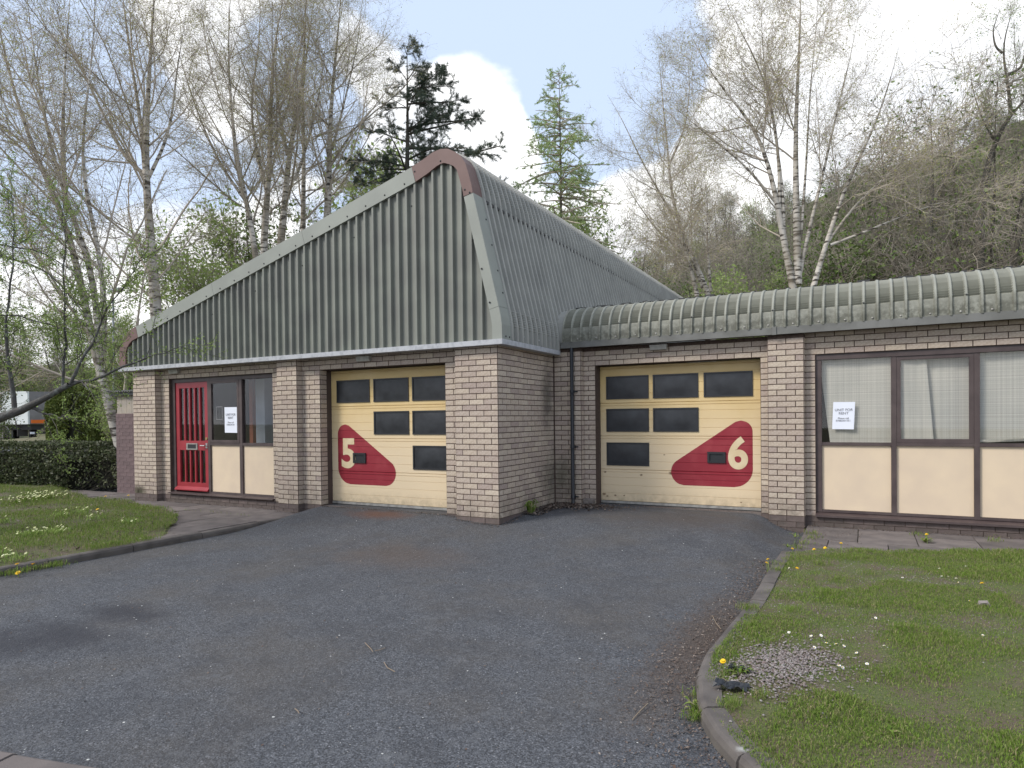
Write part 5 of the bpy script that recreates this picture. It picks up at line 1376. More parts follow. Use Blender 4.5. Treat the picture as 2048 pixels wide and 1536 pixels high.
make_tree(8, [ground_root(pxstem([(1425, 610), (1385, 510), (1345, 418), (1333, 274), (1322, 171), (1318, 110)], 24, .10, .02), 24, .11), pxstem([(1345, 430), (1310, 370), (1280, 315), (1240, 230), (1215, 190)], 24, .05, .012), pxstem([(1338, 330), (1370, 260), (1380, 180), (1375, 110)], 24, .045, .012),
              pxstem([(1385, 510), (1320, 470), (1270, 400), (1235, 340)], 24, .045, .012)],
          'fine-twigged birch right of the larch, behind the meeting of the two roofs', 'tree', G, birch_m, twig_m, birchleaf_m, bs(limbs=46, ll=(1.8, 3.8), br=760, tw=9000, leaves=18000), 'birch_tree')
q = lambda L_: [(1350+x/2.743, y/2.743) for x, y in L_]
make_tree(9, [ground_root(pxstem(q([(655, 1620), (625, 1450), (595, 1330), (560, 1100), (500, 850), (440, 690), (300, 530), (200, 420), (90, 200)]), 16.5, .10, .015), 16.5, .12),
              pxstem(q([(672, 1560), (668, 1300), (662, 1000), (660, 700), (680, 300), (690, 50), (690, -120)]), 16.5, .11, .02), pxstem(q([(685, 1500), (735, 1250), (790, 1050), (825, 900), (850, 780), (900, 560), (960, 330), (1000, 120)]), 16.5, .055, .012),
              pxstem(q([(750, 1600), (830, 1330), (900, 1120), (960, 960), (1080, 740), (1180, 450), (1230, 250)]), 16.5, .075, .015), pxstem(q([(572, 1150), (575, 900), (530, 560), (450, 330), (330, 120), (250, -60)]), 16.5, .05, .012),
              pxstem(q([(600, 1330), (590, 1000), (560, 800), (500, 450), (470, 200), (480, -60)]), 16.5, .045, .012), pxstem(q([(835, 1330), (1000, 1110), (1240, 890), (1400, 760)]), 16.5, .045, .01), pxstem(q([(850, 1345), (1050, 1270), (1200, 1205), (1420, 1120), (1600, 1080)]), 16.5, .04, .01),
              pxstem(q([(690, 1300), (720, 900), (740, 500), (770, 200), (790, -40)]), 16.5, .04, .01), pxstem(q([(560, 1120), (380, 900), (200, 760), (60, 640), (-40, 560)]), 16.5, .04, .01)],
          'big white birch with many fanned stems above the wing roof', 'tree', G, birch_m, twig_m, birchleaf_m, bs(limbs=90, ll=(1.8, 3.8), br=1500, tw=15000, leaves=26000, lt=(.25, .97)), 'birch_tree')
make_tree(10, [ground_root(pxstem(q([(120, 1620), (90, 1480), (20, 1250), (-10, 1100), (-40, 900)]), 20, .07, .012), 20, .08), pxstem(q([(195, 1600), (185, 1450), (175, 1300), (180, 1100), (160, 950)]), 20, .05, .012), pxstem(q([(150, 1580), (100, 1440), (60, 1330), (-80, 1250)]), 20, .04, .01)],
          'small spreading birch low behind the left end of the wing roof', 'tree', G, birch_m, twig_m, birchleaf_m, bs(limbs=34, ll=(.9, 2.2), br=420, tw=4200, leaves=5000), 'birch_tree')

def conifer(seed, base, top, d, rb, label, name, leaf, twig, nb, span, needle, dens, upsweep, tuft, gap=.0, lo=.1, shape=.8, bushy=1.0, nw=.11, bias=False):
    rng = np.random.default_rng(seed)
    B = at(*base, d); T = at(*top, d); H = T[2]-B[2]
    P, Rr = stem([B, B*.5+T*.5+[.05, 0, 0], T], rb, .02, 16); P, Rr = ground_root((P, Rr), d, rb)
    root = empty(name, (P[0, 0][0], P[0, 0][1], -.33)); tag(root, label, 'tree')
    v, f = tubes(P, Rr, 7); npmesh('trunk', v, f, [bark_m], root, smooth=True)
    Pb = []; L = []
    t = np.sort(rng.uniform(lo, .99, nb)); c = B[None]*(1-t[:, None])+T[None]*t[:, None]
    az = rng.uniform(0, 2*PI, nb); ln = span*(1-t)**shape*rng.uniform(.55, 1.15, nb)+.18
    if bias:
        ra = math.atan2(RT[1], RT[0]); right = rng.uniform(0, 1, nb) < .45; az = np.where(right, ra+rng.normal(0, .55, nb), az); dr = np.cos(az-ra); ln *= np.where(dr > .3, 1.12, np.where(dr < -.3, .55, .8))
    K = 7; out = np.empty((nb, K, 3)); out[:, 0] = c; el = rng.uniform(-.15, .25, nb)+upsweep*t
    D = np.stack([np.cos(az), np.sin(az), el], -1)
    for k in range(1, K):
        D = norm(D+np.array([0, 0, (-.10+upsweep*.28*k/K)])+rng.normal(0, .06, (nb, 3))); out[:, k] = out[:, k-1]+D*(ln/(K-1))[:, None]
    Rb = (.012+.012*ln)[:, None]*np.linspace(1, .3, K)[None]
    br = grow(rng, out, Rb, int(nb*8*bushy), (.12, 1), (.18*span/2, .42*span/2), (35, 70), .03, K=4, rr=.6, wig=.12, rmin=.005, flat=.35)
    tw = grow(rng, *br, int(nb*14*bushy), (.1, 1), (.08*span/2, .2*span/2), (30, 70), .05, K=3, rr=.6, wig=.1, rmin=.004, flat=.5)
    cp = []
    for q_, S in (((out, Rb), 4), (br, 3), (tw, 3)): v, f = tubes(*q_, S); cp.append((v, f, 0))
    allp = [br[0], tw[0]]
    for A, nn in ((br[0], int(dens*.5)), (tw[0], int(dens*.5))):
        m, K2, _ = A.shape; pi = rng.integers(0, m, nn); f_ = rng.uniform(.1, 1, nn)*(K2-1); k = np.minimum(f_.astype(int), K2-2); fr_ = (f_-k)[:, None]
        cc = A[pi, k]*(1-fr_)+A[pi, k+1]*fr_; Td = norm(A[pi, k+1]-A[pi, k]); u = norm(Td*tuft+rng.normal(0, .8, (nn, 3))); w = norm(np.cross(u, rng.normal(0, 1, (nn, 3)))); s = (needle*rng.uniform(.6, 1.2, nn))[:, None]
        V = np.stack([cc, cc+u*s*.5-w*s*nw, cc+u*s, cc+u*s*.5+w*s*nw], 1).reshape(-1, 3); cp.append((V, (np.arange(nn)*4)[:, None]+np.arange(4)[None], 1))
    V, F_, Mi = join(cp); npmesh('crown', V, F_, [twig, leaf], root, Mi)
conifer(21, (812, 460), (814, 92), 22, .12, 'dark blue-green pine rising behind the ridge of the gable', 'pine_tree', pineleaf_m, bark_m, 40, 3.9, .13, 80000, .40, 1.5, lo=.16, shape=.80, bushy=1.5, nw=.045, bias=True)
conifer(22, (1121, 560), (1118, 142), 23, .07, 'fresh green larch standing clear behind the steep roof', 'larch_tree', larchleaf_m, twig_m, 125, 2.7, .05, 80000, .32, .1, lo=.12, shape=.78, bushy=1.3, nw=.15)
conifer(23, (1330, 800), (1318, 640), 30, .06, 'small dark spruce low behind the roofs', 'spruce_tree', pineleaf_m, bark_m, 40, 1.3, .1, 5000, .2, .8) if False else None

# oak with crooked grey limbs at the right edge
oakm = make_tree(12, [ground_root(pxstem([(1960, 420), (1975, 330), (1990, 284), (2021, 226), (2052, 200), (2090, 160)], 27, .17, .05), 27, .2), pxstem([(2022, 226), (2017, 175), (2005, 106), (2012, 60), (2030, 10)], 27, .08, .012), pxstem([(2015, 150), (2045, 135), (2048, 110), (2075, 60)], 27, .07, .02), pxstem([(1990, 284), (1965, 240), (1945, 180), (1940, 130)], 27, .045, .01), pxstem([(2005,106),(1990,95),(1985,60),(2000,20)],27,.05,.015)],
          'crooked grey-limbed oak just inside the right edge of the sky', 'tree', None, bark_m, twigp_m, budleaf_m, bs(limbs=60, ll=(1.0, 2.6), br=700, bl=(.5, 1.2), tw=5000, tl=(.2, .5), la=(30, 75), lup=.05, leaves=5500, droop=.0, ls=(.02, .04)), 'oak_tree')
# brown twiggy trees on the lower slope, drawn once and repeated
def rough_tree(seed, H, spread, label, leaf, leaves, ivy=0, twig=twigp_m, name='bare_tree', ns=4, tw=4200, ls=(.03, .06)):
    rng = np.random.default_rng(seed); st = []
    for k in range(ns):
        a = rng.uniform(0, 2*PI); l = spread*rng.uniform(.25, .9); pts = [(0, 0, -1.0), (.1*math.cos(a), .1*math.sin(a), H*.12)]
        for j in range(1, 6):
            t = j/5; pts.append((l*math.cos(a)*t**1.2+rng.normal(0, .12), l*math.sin(a)*t**1.2+rng.normal(0, .12), H*(.12+.8*t)*rng.uniform(.96, 1.02)))
        st.append(stem(pts, .14 if k == 0 else .09, .02, 12))
    r = make_tree(seed, st, label, 'tree', None, bark_m, twig, leaf, bs(limbs=46, ll=(.25*H, .42*H), br=560, bl=(.10*H, .2*H), tw=tw, tl=(.04*H, .09*H), tr=.0055, lsp=.1, hang=0, la=(25, 60), lup=.10, leaves=leaves, ls=ls, droop=.05, lt=(.15, .97)), name)
    r.location = (0, 0, 0)
    for c in r.children: c.location = (0, 0, 0)
    return r
def copy_thing(root):
    c = root.copy(); COL.objects.link(c)
    for ch in root.children:
        k = ch.copy(); COL.objects.link(k); k.parent = c
    return c
protos = [rough_tree(31, 8.0, 2.6, '', ivy_m, 2600), rough_tree(32, 8.5, 2.2, '', budleaf_m, 5500, tw=3400, ls=(.05, .1)), rough_tree(33, 7.0, 2.8, '', ivy_m, 6500, tw=3200, ls=(.04, .08)), rough_tree(34, 9.0, 2.4, '', budleaf_m, 1500, tw=4600, ls=(.03, .05))]
used = [False]*4
def put(k, s, d, sc, label, group):
    if used[k]: o = copy_thing(protos[k])
    else: o = protos[k]; used[k] = True
    x, y, z = ground_at(s, d); o.location = (x, y, z-.3); o.rotation_euler = (0, 0, random.uniform(0, 6.28)); f = random.uniform(.9, 1.1); o.scale = (sc*f, sc*f, sc*random.uniform(.9, 1.12))
    o['label'] = label; o['group'] = group; o['category'] = 'tree'
    return o
rnd = random.Random(17)
# nearer thicket above the wing roof
NEAR = [(1775, 32, 2, 1.7), (1835, 29, 0, 2.0), (1905, 34, 2, 2.1), (1960, 28, 3, 1.7), (1700, 35, 0, 1.45), (1735, 31, 2, 1.35), (1995, 35, 3, 1.9), (2050, 30, 2, 1.3), (1650, 38, 2, 1.3), (1470, 31, 1, 1.0), (1430, 38, 1, 1.05), (2090, 32, 0, 1.6), (1870, 38, 2, 1.9), (1540, 36, 2, 1.1), (1590, 42, 0, 1.4), (1350, 40, 2, .9), (1310, 36, 1, .62)]
for (px, d, k, sc) in NEAR:
    put(k, d*(px-1024)/F_PX, d, sc, 'bare brown-twigged tree in the thicket above the wing roof' if k in (0, 3) else ('brown-stemmed tree with fresh green leaves in the thicket above the wing roof' if k == 1 else 'ivy-clad bare tree in the thicket above the wing roof'), 'trees of the thicket above the wing roof' if k in (0, 3) else ('fresh-leaved trees of the thicket' if k == 1 else 'ivy-clad trees of the thicket'))
# hillside wood: rows up the slope
n_hill = 0
for d in (42, 50, 59, 69, 80, 92):
    px = 1180+rnd.uniform(0, 60)
    while px < 2150:
        e = 853-np.interp(px, [1100, 1250, 1400, 1700, 2048], [250, 120, 40, 20, 0])
        kk = rnd.choice((0, 3, 2, 0, 3, 1)); s = d*(px-1024)/F_PX
        put(kk, s, d+rnd.uniform(-3, 3), rnd.uniform(1.0, 1.4) if kk != 1 else rnd.uniform(.8, 1.1), 'bare brown tree on the wooded hillside' if kk in (0, 3) else ('ivy-clad tree on the wooded hillside' if kk == 2 else 'tree in pale new leaf on the wooded hillside'), 'bare trees of the hillside wood' if kk in (0, 3) else ('ivy-clad trees of the hillside wood' if kk == 2 else 'leafing trees of the hillside wood'))
        n_hill += 1; px += rnd.uniform(.8, 1.5)*2900/d
# wood beyond the road on the left, and behind the gable
for d in (44, 56, 70):
    px = -60+rnd.uniform(0, 50)
    while px < 760:
        if not (px < 330 and d < 50):
            kk = rnd.choice((0, 3, 1, 2, 1)); s = d*(px-1024)/F_PX
            put(kk, s, d+rnd.uniform(-3, 3), rnd.uniform(.75, .95), {0: 'bare brown tree in the wood beyond the road', 3: 'bare brown tree in the wood beyond the road', 1: 'tree in pale new leaf in the wood beyond the road', 2: 'ivy-clad tree in the wood beyond the road'}[kk], {0: 'bare trees beyond the road', 3: 'bare trees beyond the road', 1: 'leafing trees beyond the road', 2: 'ivy-clad trees beyond the road'}[kk])
        px += rnd.uniform(.8, 1.4)*3600/d

def leaf_mass(rng, n, inside_pts, size):
    c = inside_pts; n = len(c); u = norm(rng.normal(0, 1, (n, 3))); w = norm(np.cross(u, rng.normal(0, 1, (n, 3)))); s = (size*rng.uniform(.6, 1.3, n))[:, None]
    V = np.stack([c-u*s, c-w*s*.55, c+u*s, c+w*s*.55], 1).reshape(-1, 3); return V, (np.arange(n)*4)[:, None]+np.arange(4)[None]
def undergrowth():
    rng = np.random.default_rng(5); C = []
    for k in range(520):
        d = rng.uniform(36, 98); px = rng.uniform(1180, 2150); s = d*(px-1024)/F_PX; x, y, z = ground_at(s, d); r = rng.uniform(.5, 1.6)
        m = 60; v = norm(rng.normal(0, 1, (m, 3)))*r*rng.uniform(.5, 1, (m, 1)); v[:, 2] = np.abs(v[:, 2])*.8; C.append(v+[x, y, z+.2])
    C = np.vstack(C); V, F_ = leaf_mass(rng, len(C), C, .17)
    o = npmesh('undergrowth', V, F_, bushleaf_m); tag(o, 'green brambles and shrubs under the hillside trees', kind='stuff')
undergrowth()
# ---- hedge
def hedge():
    rng = np.random.default_rng(9)
    a = gp(232, 955, -.2); x0, x1 = -15.0, -10.0
    h = empty('hedge', (-12.5, .8, -.2)); tag(h, 'low clipped evergreen hedge along the left lawn with a bare right end', 'hedge')
    n = 30000
    u = rng.uniform(0, 1, n)**.9; X = -9.55-u*6.8; yf = np.interp(X, [-16.5, -12.4, -9.9], [-1.6, -.15, .85])
    dep = 1.5; side = rng.uniform(0, 1, n); Z = np.empty(n); Y = np.empty(n)
    top = .72+.10*vnoise(X*1.5, X*0, 3)+.05*vnoise(X*6, X*0, 5); top *= np.where(X > -10.4, 1-.25*(X+10.4)/.5, 1)
    fr_ = side < .55; Y = np.where(fr_, yf+.10*vnoise(X*3, X*0+side*9, 4)-.05+np.abs(rng.normal(0, .05, n)), yf+rng.uniform(0, dep, n)); Z = np.where(fr_, -.2+(top+.2)*rng.uniform(.05, 1, n), top-np.abs(rng.normal(0, .04, n)))
    bulge = .22*np.sin(np.clip((Z+.2)/(top+.2), 0, 1)*PI); Y = np.where(fr_, Y-bulge*.6, Y)
    keep = ~((X > -10.9) & (Z < .42) & (rng.uniform(0, 1, n) < .82))
    C = np.column_stack([X, Y, Z])[keep]; V, F_ = leaf_mass(rng, n, C, .036); npmesh('foliage', V, F_, hedgeleaf_m, h)
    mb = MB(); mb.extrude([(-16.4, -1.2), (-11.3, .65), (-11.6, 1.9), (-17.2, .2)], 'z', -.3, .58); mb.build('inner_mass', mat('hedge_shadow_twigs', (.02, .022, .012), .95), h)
    P = []
    b0 = np.array([-10.9, .9, -.25])
    for k in range(34):
        e = np.array([rng.uniform(-11.4, -9.55), rng.uniform(.5, 1.9), rng.uniform(.1, .62)]); s0 = b0+[rng.uniform(-.5, .4), rng.uniform(-.3, .6), 0]; P.append(np.array([s0, s0*.6+e*.4+[0, 0, -.05], s0*.3+e*.7+[0, 0, .08], e]))
    P = np.array(P); v, f = tubes(P, np.full(P.shape[:2], .013)*np.linspace(1.2, .4, 4)[None], 4); npmesh('branch', v, f, bark_m, h)
hedge()
def round_bush(px0, px1, ytop, ybase, d, label, seed, n=26000):
    rng = np.random.default_rng(seed); a = at(px0, ybase, d); b = at(px1, ybase, d); c = (a+b)/2; rx = np.linalg.norm(b-a)/2; hz = at(px0, ytop, d)[2]+.3
    v = norm(rng.normal(0, 1, (n, 3))); v[:, 2] = np.abs(v[:, 2]); rr = rng.uniform(.82, 1.0, n)**.5
    L_ = RT; D_ = np.array([FX, FY, 0]); sh_ = np.abs(v)**.55*np.sign(v)
    lump = 1+.10*(vnoise(v[:, 0]*4+9, v[:, 2]*4+v[:, 1]*3, seed)-.5)*2
    P = c[None]*[1, 1, 0]+[0, 0, -.33]+(L_[None]*(sh_[:, :1]*rx)+D_[None]*(sh_[:, 1:2]*rx*.6))*(rr*lump)[:, None]; P[:, 2] += sh_[:, 2]*hz*rr*lump
    V, F_ = leaf_mass(rng, n, P, .085); h = empty('bush', (c[0], c[1], -.33)); tag(h, label, 'bush'); npmesh('foliage', V, F_, bushleaf_m, h)
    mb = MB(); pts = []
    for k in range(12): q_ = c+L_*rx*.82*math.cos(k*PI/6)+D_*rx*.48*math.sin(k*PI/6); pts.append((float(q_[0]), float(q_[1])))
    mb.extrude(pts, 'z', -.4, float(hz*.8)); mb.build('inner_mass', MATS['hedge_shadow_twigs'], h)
round_bush(106, 232, 775, 885, 34, 'dense rounded green bush on the verge, right of the parked trailer', 61)
round_bush(236, 330, 745, 885, 38, 'green bush glimpsed between the lean-to and the brick pier', 62, 12000)

# ---- small tree of the left foreground: its limbs enter from the left edge
def near_tree():
    D0 = 8.2
    S = [pxstem([(-420, 1120), (-380, 1000), (-250, 900), (-90, 862), (0, 842), (60, 812), (100, 790), (140, 768)], D0, .14, .11),
         pxstem([(30, 830), (22, 780), (12, 700), (15, 600), (28, 500), (30, 420), (22, 340)], D0, .026, .006), pxstem([(120, 778), (180, 760), (260, 728), (330, 705), (395, 688)], D0, .025, .005),
         pxstem([(125, 780), (130, 690), (127, 560), (130, 470), (125, 380)], D0+.4, .02, .006), pxstem([(140, 768), (175, 700), (215, 620), (260, 550), (298, 500)], D0, .022, .006),
         pxstem([(-200, 560), (-60, 500), (40, 515), (120, 560), (180, 640), (215, 700)], D0+.6, .03, .006), pxstem([(-220, 660), (-40, 630), (60, 636), (130, 655), (185, 690)], D0+.3, .03, .006),
         pxstem([(-200, 480), (-40, 485), (60, 500), (130, 525), (190, 590)], D0+1.0, .025, .006), pxstem([(140, 768), (160, 760), (190, 790), (205, 812)], D0, .018, .005),
         pxstem([(60, 815), (95, 830), (140, 835), (175, 845)], D0, .02, .005)]
    K0 = 14; S = [resamp(s, K0) for s in S]
    SP = np.concatenate([s[0] for s in S]); SR = np.concatenate([s[1] for s in S]); rng = np.random.default_rng(77); SR = SR*rng.uniform(.82, 1.2, SR.shape); SP[:, 1:] += rng.normal(0, .012, SP[:, 1:].shape)
    root = empty('hawthorn_tree', SP[0, 0]*[1, 1, 0]+[0, 0, -.2]); tag(root, 'small hawthorn with a lichened limb and fresh leaves leaning in from the left edge', 'tree')
    P0 = SP[0, 0]
    v0, f0 = tubes(np.array([[[P0[0], P0[1], -.4], [P0[0], P0[1], 1.2], [P0[0]+.1, P0[1], 3.0], [P0[0]+.3, P0[1]+.2, 4.2]]]), np.array([[.17, .15, .10, .04]]), 8)
    v, f = tubes(SP, SR, 8); V, F_, Mi = join([(v, f, 0), (v0, f0, 0)]); npmesh('trunk', V, F_, [mossbark_m], root, Mi, smooth=True)
    b1 = grow(rng, SP[1:], SR[1:], 230, (.08, 1), (.35, .95), (25, 65), .05, K=5, rr=.6, wig=.16, rmin=.0035)
    b2 = grow(rng, *b1, 1900, (.1, 1), (.12, .42), (25, 70), .05, K=4, rr=.6, wig=.2, rmin=.0022)
    cp = []
    for q_ in (b1, b2): v, f = tubes(*q_, 3); cp.append((v, f, 0))
    v, f = leaves_on(rng, b2[0], 15000, (.008, .02), .014); cp.append((v, f, 1)); v, f = leaves_on(rng, b1[0], 1600, (.008, .02), .012); cp.append((v, f, 1)); v, f = leaves_on(rng, SP[2:3], 90, (.01, .022), .02); cp.append((v, f, 1))
    V, F_, Mi = join(cp); npmesh('crown', V, F_, [bark_m, budleaf_m], root, Mi)
near_tree()
# more leafing young trees between hedge and road
def young(px, d, sc, k, label):
    o = copy_thing(protos[k]); x, y, _ = ground_at(d*(px-1024)/F_PX, d); o.location = (x, y, -.4); o.rotation_euler = (0, 0, rnd.uniform(0, 6)); o.scale = (sc, sc, sc); o['label'] = label; o['category'] = 'tree'; o['group'] = 'young trees by the lean-to'
young(400, 20, .72, 1, 'young leafing tree behind the low end of the gable'); young(500, 23, .78, 1, 'young leafing tree at the foot of the birch clump'); young(250, 24, .6, 1, 'young leafing tree directly behind the lean-to shed');
for (px_, d_, sc_, k_, lb_) in [(455, 25, 1.12, 1, 'leafing tree low behind the gable slope, left of the clump'), (560, 26, 1.25, 3, 'bare thicket tree behind the gable slope, under the birch clump'), (625, 27, 1.35, 2, 'ivy-clad tree behind the gable slope, right of the clump'), (700, 28, 1.45, 1, 'leafing tree behind the gable slope, left of the pine'), (745, 30, 1.5, 3, 'bare tree close left of the pine, behind the roof'), (360, 24, .9, 1, 'low leafing tree behind the lowest part of the verge'), (520, 30, 1.2, 0, 'bare tree deeper behind the gable slope'), (1190, 27, 1.15, 1, 'leafing tree right of the larch, behind the steep roof'), (1240, 30, 1.2, 3, 'bare tree between the larch and the fine-twigged birch'), (1290, 33, 1.15, 2, 'ivy-clad tree left of the fine-twigged birch')]:
    young(px_, d_, sc_, k_, lb_)
young(165, 40, .95, 1, 'leafing tree rising over the round bush by the trailer'); young(40, 55, 1.2, 1, 'leafing tree right behind the parked trailer'); young(110, 58, 1.25, 1, 'leafing tree past the rear of the parked trailer'); young(215, 44, 1.0, 1, 'leafing tree seen over the lean-to roof'); young(-30, 26, .8, 2, 'ivy-clad young tree cut by the left edge')

# ================================================================== far left: road, trailer, lamp post
def far_road():
    def strip(name, s0, s1, d0, d1, m, lift, label):
        ss = np.linspace(0, 1, 30); dd = np.linspace(0, 1, 8); V = []
        for v in dd:
            for u in ss:
                a = s0[0]*(1-v)+s0[1]*v; b = s1[0]*(1-v)+s1[1]*v; q_ = a*(1-u)+b*u; e = d0[0]*(1-u)+d0[1]*u; f = d1[0]*(1-u)+d1[1]*u; d = e*(1-v)+f*v
                x, y, z = ground_at(q_, d); V.append((x, y, z+lift))
        n = len(ss); F_ = [(j*n+i, j*n+i+1, (j+1)*n+i+1, (j+1)*n+i) for j in range(len(dd)-1) for i in range(n-1)]
        o = npmesh(name, V, F_, m, smooth=True); tag(o, label, kind='structure')
    strip('road', (-90, -110), (-22, -30.5), (34, 30), (52, 42), wallfar_m, .05, 'grey road beyond the hedge')
    strip('pavement', (-110, -110), (-31.5, -31), (52.1, 42.1), (60, 52), slab_m, .06, 'pale hardstanding under the parked trailer')
far_road()
def trailer():
    d = 46.0; e = empty('lorry_trailer', ground_at(-38, d)); tag(e, 'parked lorry trailer with a dirty white curtain side and grey rear', 'trailer')
    sc_ = d/F_PX; right = RT; fwd = np.array([FX, FY, 0.])
    # rear corner nearest the camera at px 58; side runs to the left and slightly away, rear face to the right
    g0 = CAM+ray(58, 880)*d; g0[2] = 0; GZ = ground_at(-33.5, 45)[2]+.05; sd_ = norm(-right*1.0+fwd*.12); rd = norm(right*.93+fwd*1.0)
    Lw, Ww, Hb, Ht = 9.0, 2.0, 1.15, 3.45
    def P(a, b, z): q_ = g0+sd_*a+rd*b; return (float(q_[0]), float(q_[1]), z+GZ)
    def bx(name, a0, a1, b0, b1, z0, z1, m):
        mb = MB(); pts = [P(a0, b0, z0), P(a1, b0, z0), P(a1, b1, z0), P(a0, b1, z0), P(a0, b0, z1), P(a1, b0, z1), P(a1, b1, z1), P(a0, b1, z1)]
        mb.v = pts
        mb.f = [(0, 3, 2, 1), (4, 5, 6, 7), (0, 1, 5, 4), (1, 2, 6, 5), (2, 3, 7, 6), (3, 0, 4, 7)]; mb.m = [0]*6; return mb.build(name, m, e)
    bx('curtain_side', .06, Lw, -.03, .02, Hb, Ht-.12, curtain_m); bx('body', .03, Lw, .022, Ww, Hb, Ht, greydoor_m); bx('roof_rail', 0, Lw, -.04, .0, Ht-.12, Ht, curtain_m)
    bx('rear_post', 0, .1, -.04, .06, Hb, Ht, MATS['trim_green'] if 'trim_green' in MATS else curtain_m)
    bx('rear_door', -.02, .028, .08, Ww*.55, Hb+.02, Ht-.1, greydoor_m); bx('rear_door', -.02, .028, Ww*.55+.03, Ww, Hb+.02, Ht-.1, greydoor_m)
    bx('orange_marker_plate', -.05, -.022, .12, Ww*.5, Hb+.06, Hb+.3, orange_m); bx('chassis', .2, Lw, .3, Ww-.3, .75, Hb-.01, chassis_m); bx('rear_bumper', -.02, .1, .05, Ww-.05, .45, .62, chassis_m); bx('rear_lights', -.05, -.022, .06, .3, .45, .6, paper_m)
    bx('mud_flap', 1.0, 1.05, .1, .7, .3, 1.0, chassis_m)
    for k in range(4): bx('curtain_buckle', .9+k*.9, .96+k*.9, -.06, -.031, Hb-.12, Hb+.25, chassis_m)
    for a in (2.1, 3.5):
        for b in (.05, Ww-.35):
            w = MB(); c0 = P(a, b-.02, .50); c1 = P(a, b+.3, .50); w.tube([c0, c1], .50, 20); wo = w.build('wheel', tyre_m, e)
            h_ = MB(); c2 = P(a, b-.04, .50); c3 = P(a, b+.0, .50); h_.tube([c2, c3], [.30, .30], 16); h_.build('hub', hub_m, wo)
    mg = MB()
    c_ = [P(2.1+.62*math.cos(t), .0, .5+.62*math.sin(t)) for t in np.linspace(.15, PI-.15, 10)]; mg.tube(c_, .04, 5); mg.build('mudguard', hub_m, e)
trailer()
lp = empty('lamp_post', ground_at(24*(232-1024)/F_PX, 24)); tag(lp, 'slim grey steel lamp post behind the brown end of the gable trim', 'lamp post')
b0 = CAM+ray(231, 870)*24; 
MB().tube([(b0[0], b0[1], -.4), (b0[0], b0[1], 3.2)], .065, 8).build('pole', pole_m, lp); MB().tube([(b0[0], b0[1], 3.2), (b0[0], b0[1], 6.0)], [.04, .035], 8).build('upper_pole', pole_m, lp)
MB().box(b0[0]-.12, b0[0]+.5, b0[1]-.1, b0[1]+.1, 6.0, 6.12).build('lamp_head', pole_m, lp)

# ================================================================== flowers and bits
def flower_head(mb, c, r, n, mi, tilt=(0, 0, 1), cup=.25):
    t = Vector(tilt).normalized(); a = t.orthogonal().normalized(); b = t.cross(a)
    for k in range(n):
        an = 2*PI*k/n; d = a*math.cos(an)+b*math.sin(an); s = a*-math.sin(an)+b*math.cos(an); p = Vector(c)
        mb.poly([p, p+d*r*.6-s*r*.32+t*r*cup, p+d*r+t*r*cup*1.1, p+d*r*.6+s*r*.32+t*r*cup], mi)
def primroses():
    spots = [(40, 1008, 'big primrose clump at the left edge of the bed below the hedge'), (75, 1003, 'large crowded primrose clump in the middle of the bed below the hedge'), (98, 1000, 'tall primrose clump at the right of the bed below the hedge'), (5, 1050, 'primrose clump half cut by the left edge, above the kerb'),
             (120, 1037, 'few primroses alone in the middle of the left lawn'), (165, 1028, 'small primrose clump on the rise of the left lawn'), (190, 1040, 'pair of primroses left of the bare soil patch'), (260, 1050, 'primrose clump with long pale leaves near the path'), (52, 1075, 'whitish primrose clump low on the left lawn'), (78, 1073, 'primrose clump with yellow-green leaves low on the left lawn'), (118, 1070, 'small primrose clump right of the two low clumps'), (28, 1120, 'scattered primroses just behind the left kerb'), (2, 1115, 'primroses at the very left edge behind the kerb')]
    for i, (px, py, lab) in enumerate(spots):
        g = gp(px, py, -.18); big = i < 3; e = empty('primrose_clump', g); tag(e, lab, 'primroses', 'primrose clumps on the left lawn')
        mb = MB(); rr = random.Random(i); nf = (26, 40, 34)[i] if big else rr.randint(4, 9); rad = .28 if big else .11
        for k in range(nf):
            a = rr.uniform(0, 6.28); q_ = rad*math.sqrt(rr.random()); z = float(bump_left(g[0], g[1]))+rr.uniform(.05, .11 if not big else .16)
            flower_head(mb, (g[0]+q_*math.cos(a)*1.2, g[1]+q_*math.sin(a), z), .019, 5, 0, (rr.uniform(-.5, .5), rr.uniform(-1, 0), 1))
        mb.build('flower_heads', prim_m, e)
        n = 120 if big else 45; t = R.normal(0, rad*.6, (n, 2)); pts = np.column_stack([g[0]+t[:, 0], g[1]+t[:, 1], np.full(n, float(bump_left(g[0], g[1])))])
        blades('leaves', None, pts, R.uniform(.05, .11, n), R.uniform(.012, .022, n), budleaf_m if not big else grass_m, .8, parent=e)
primroses()
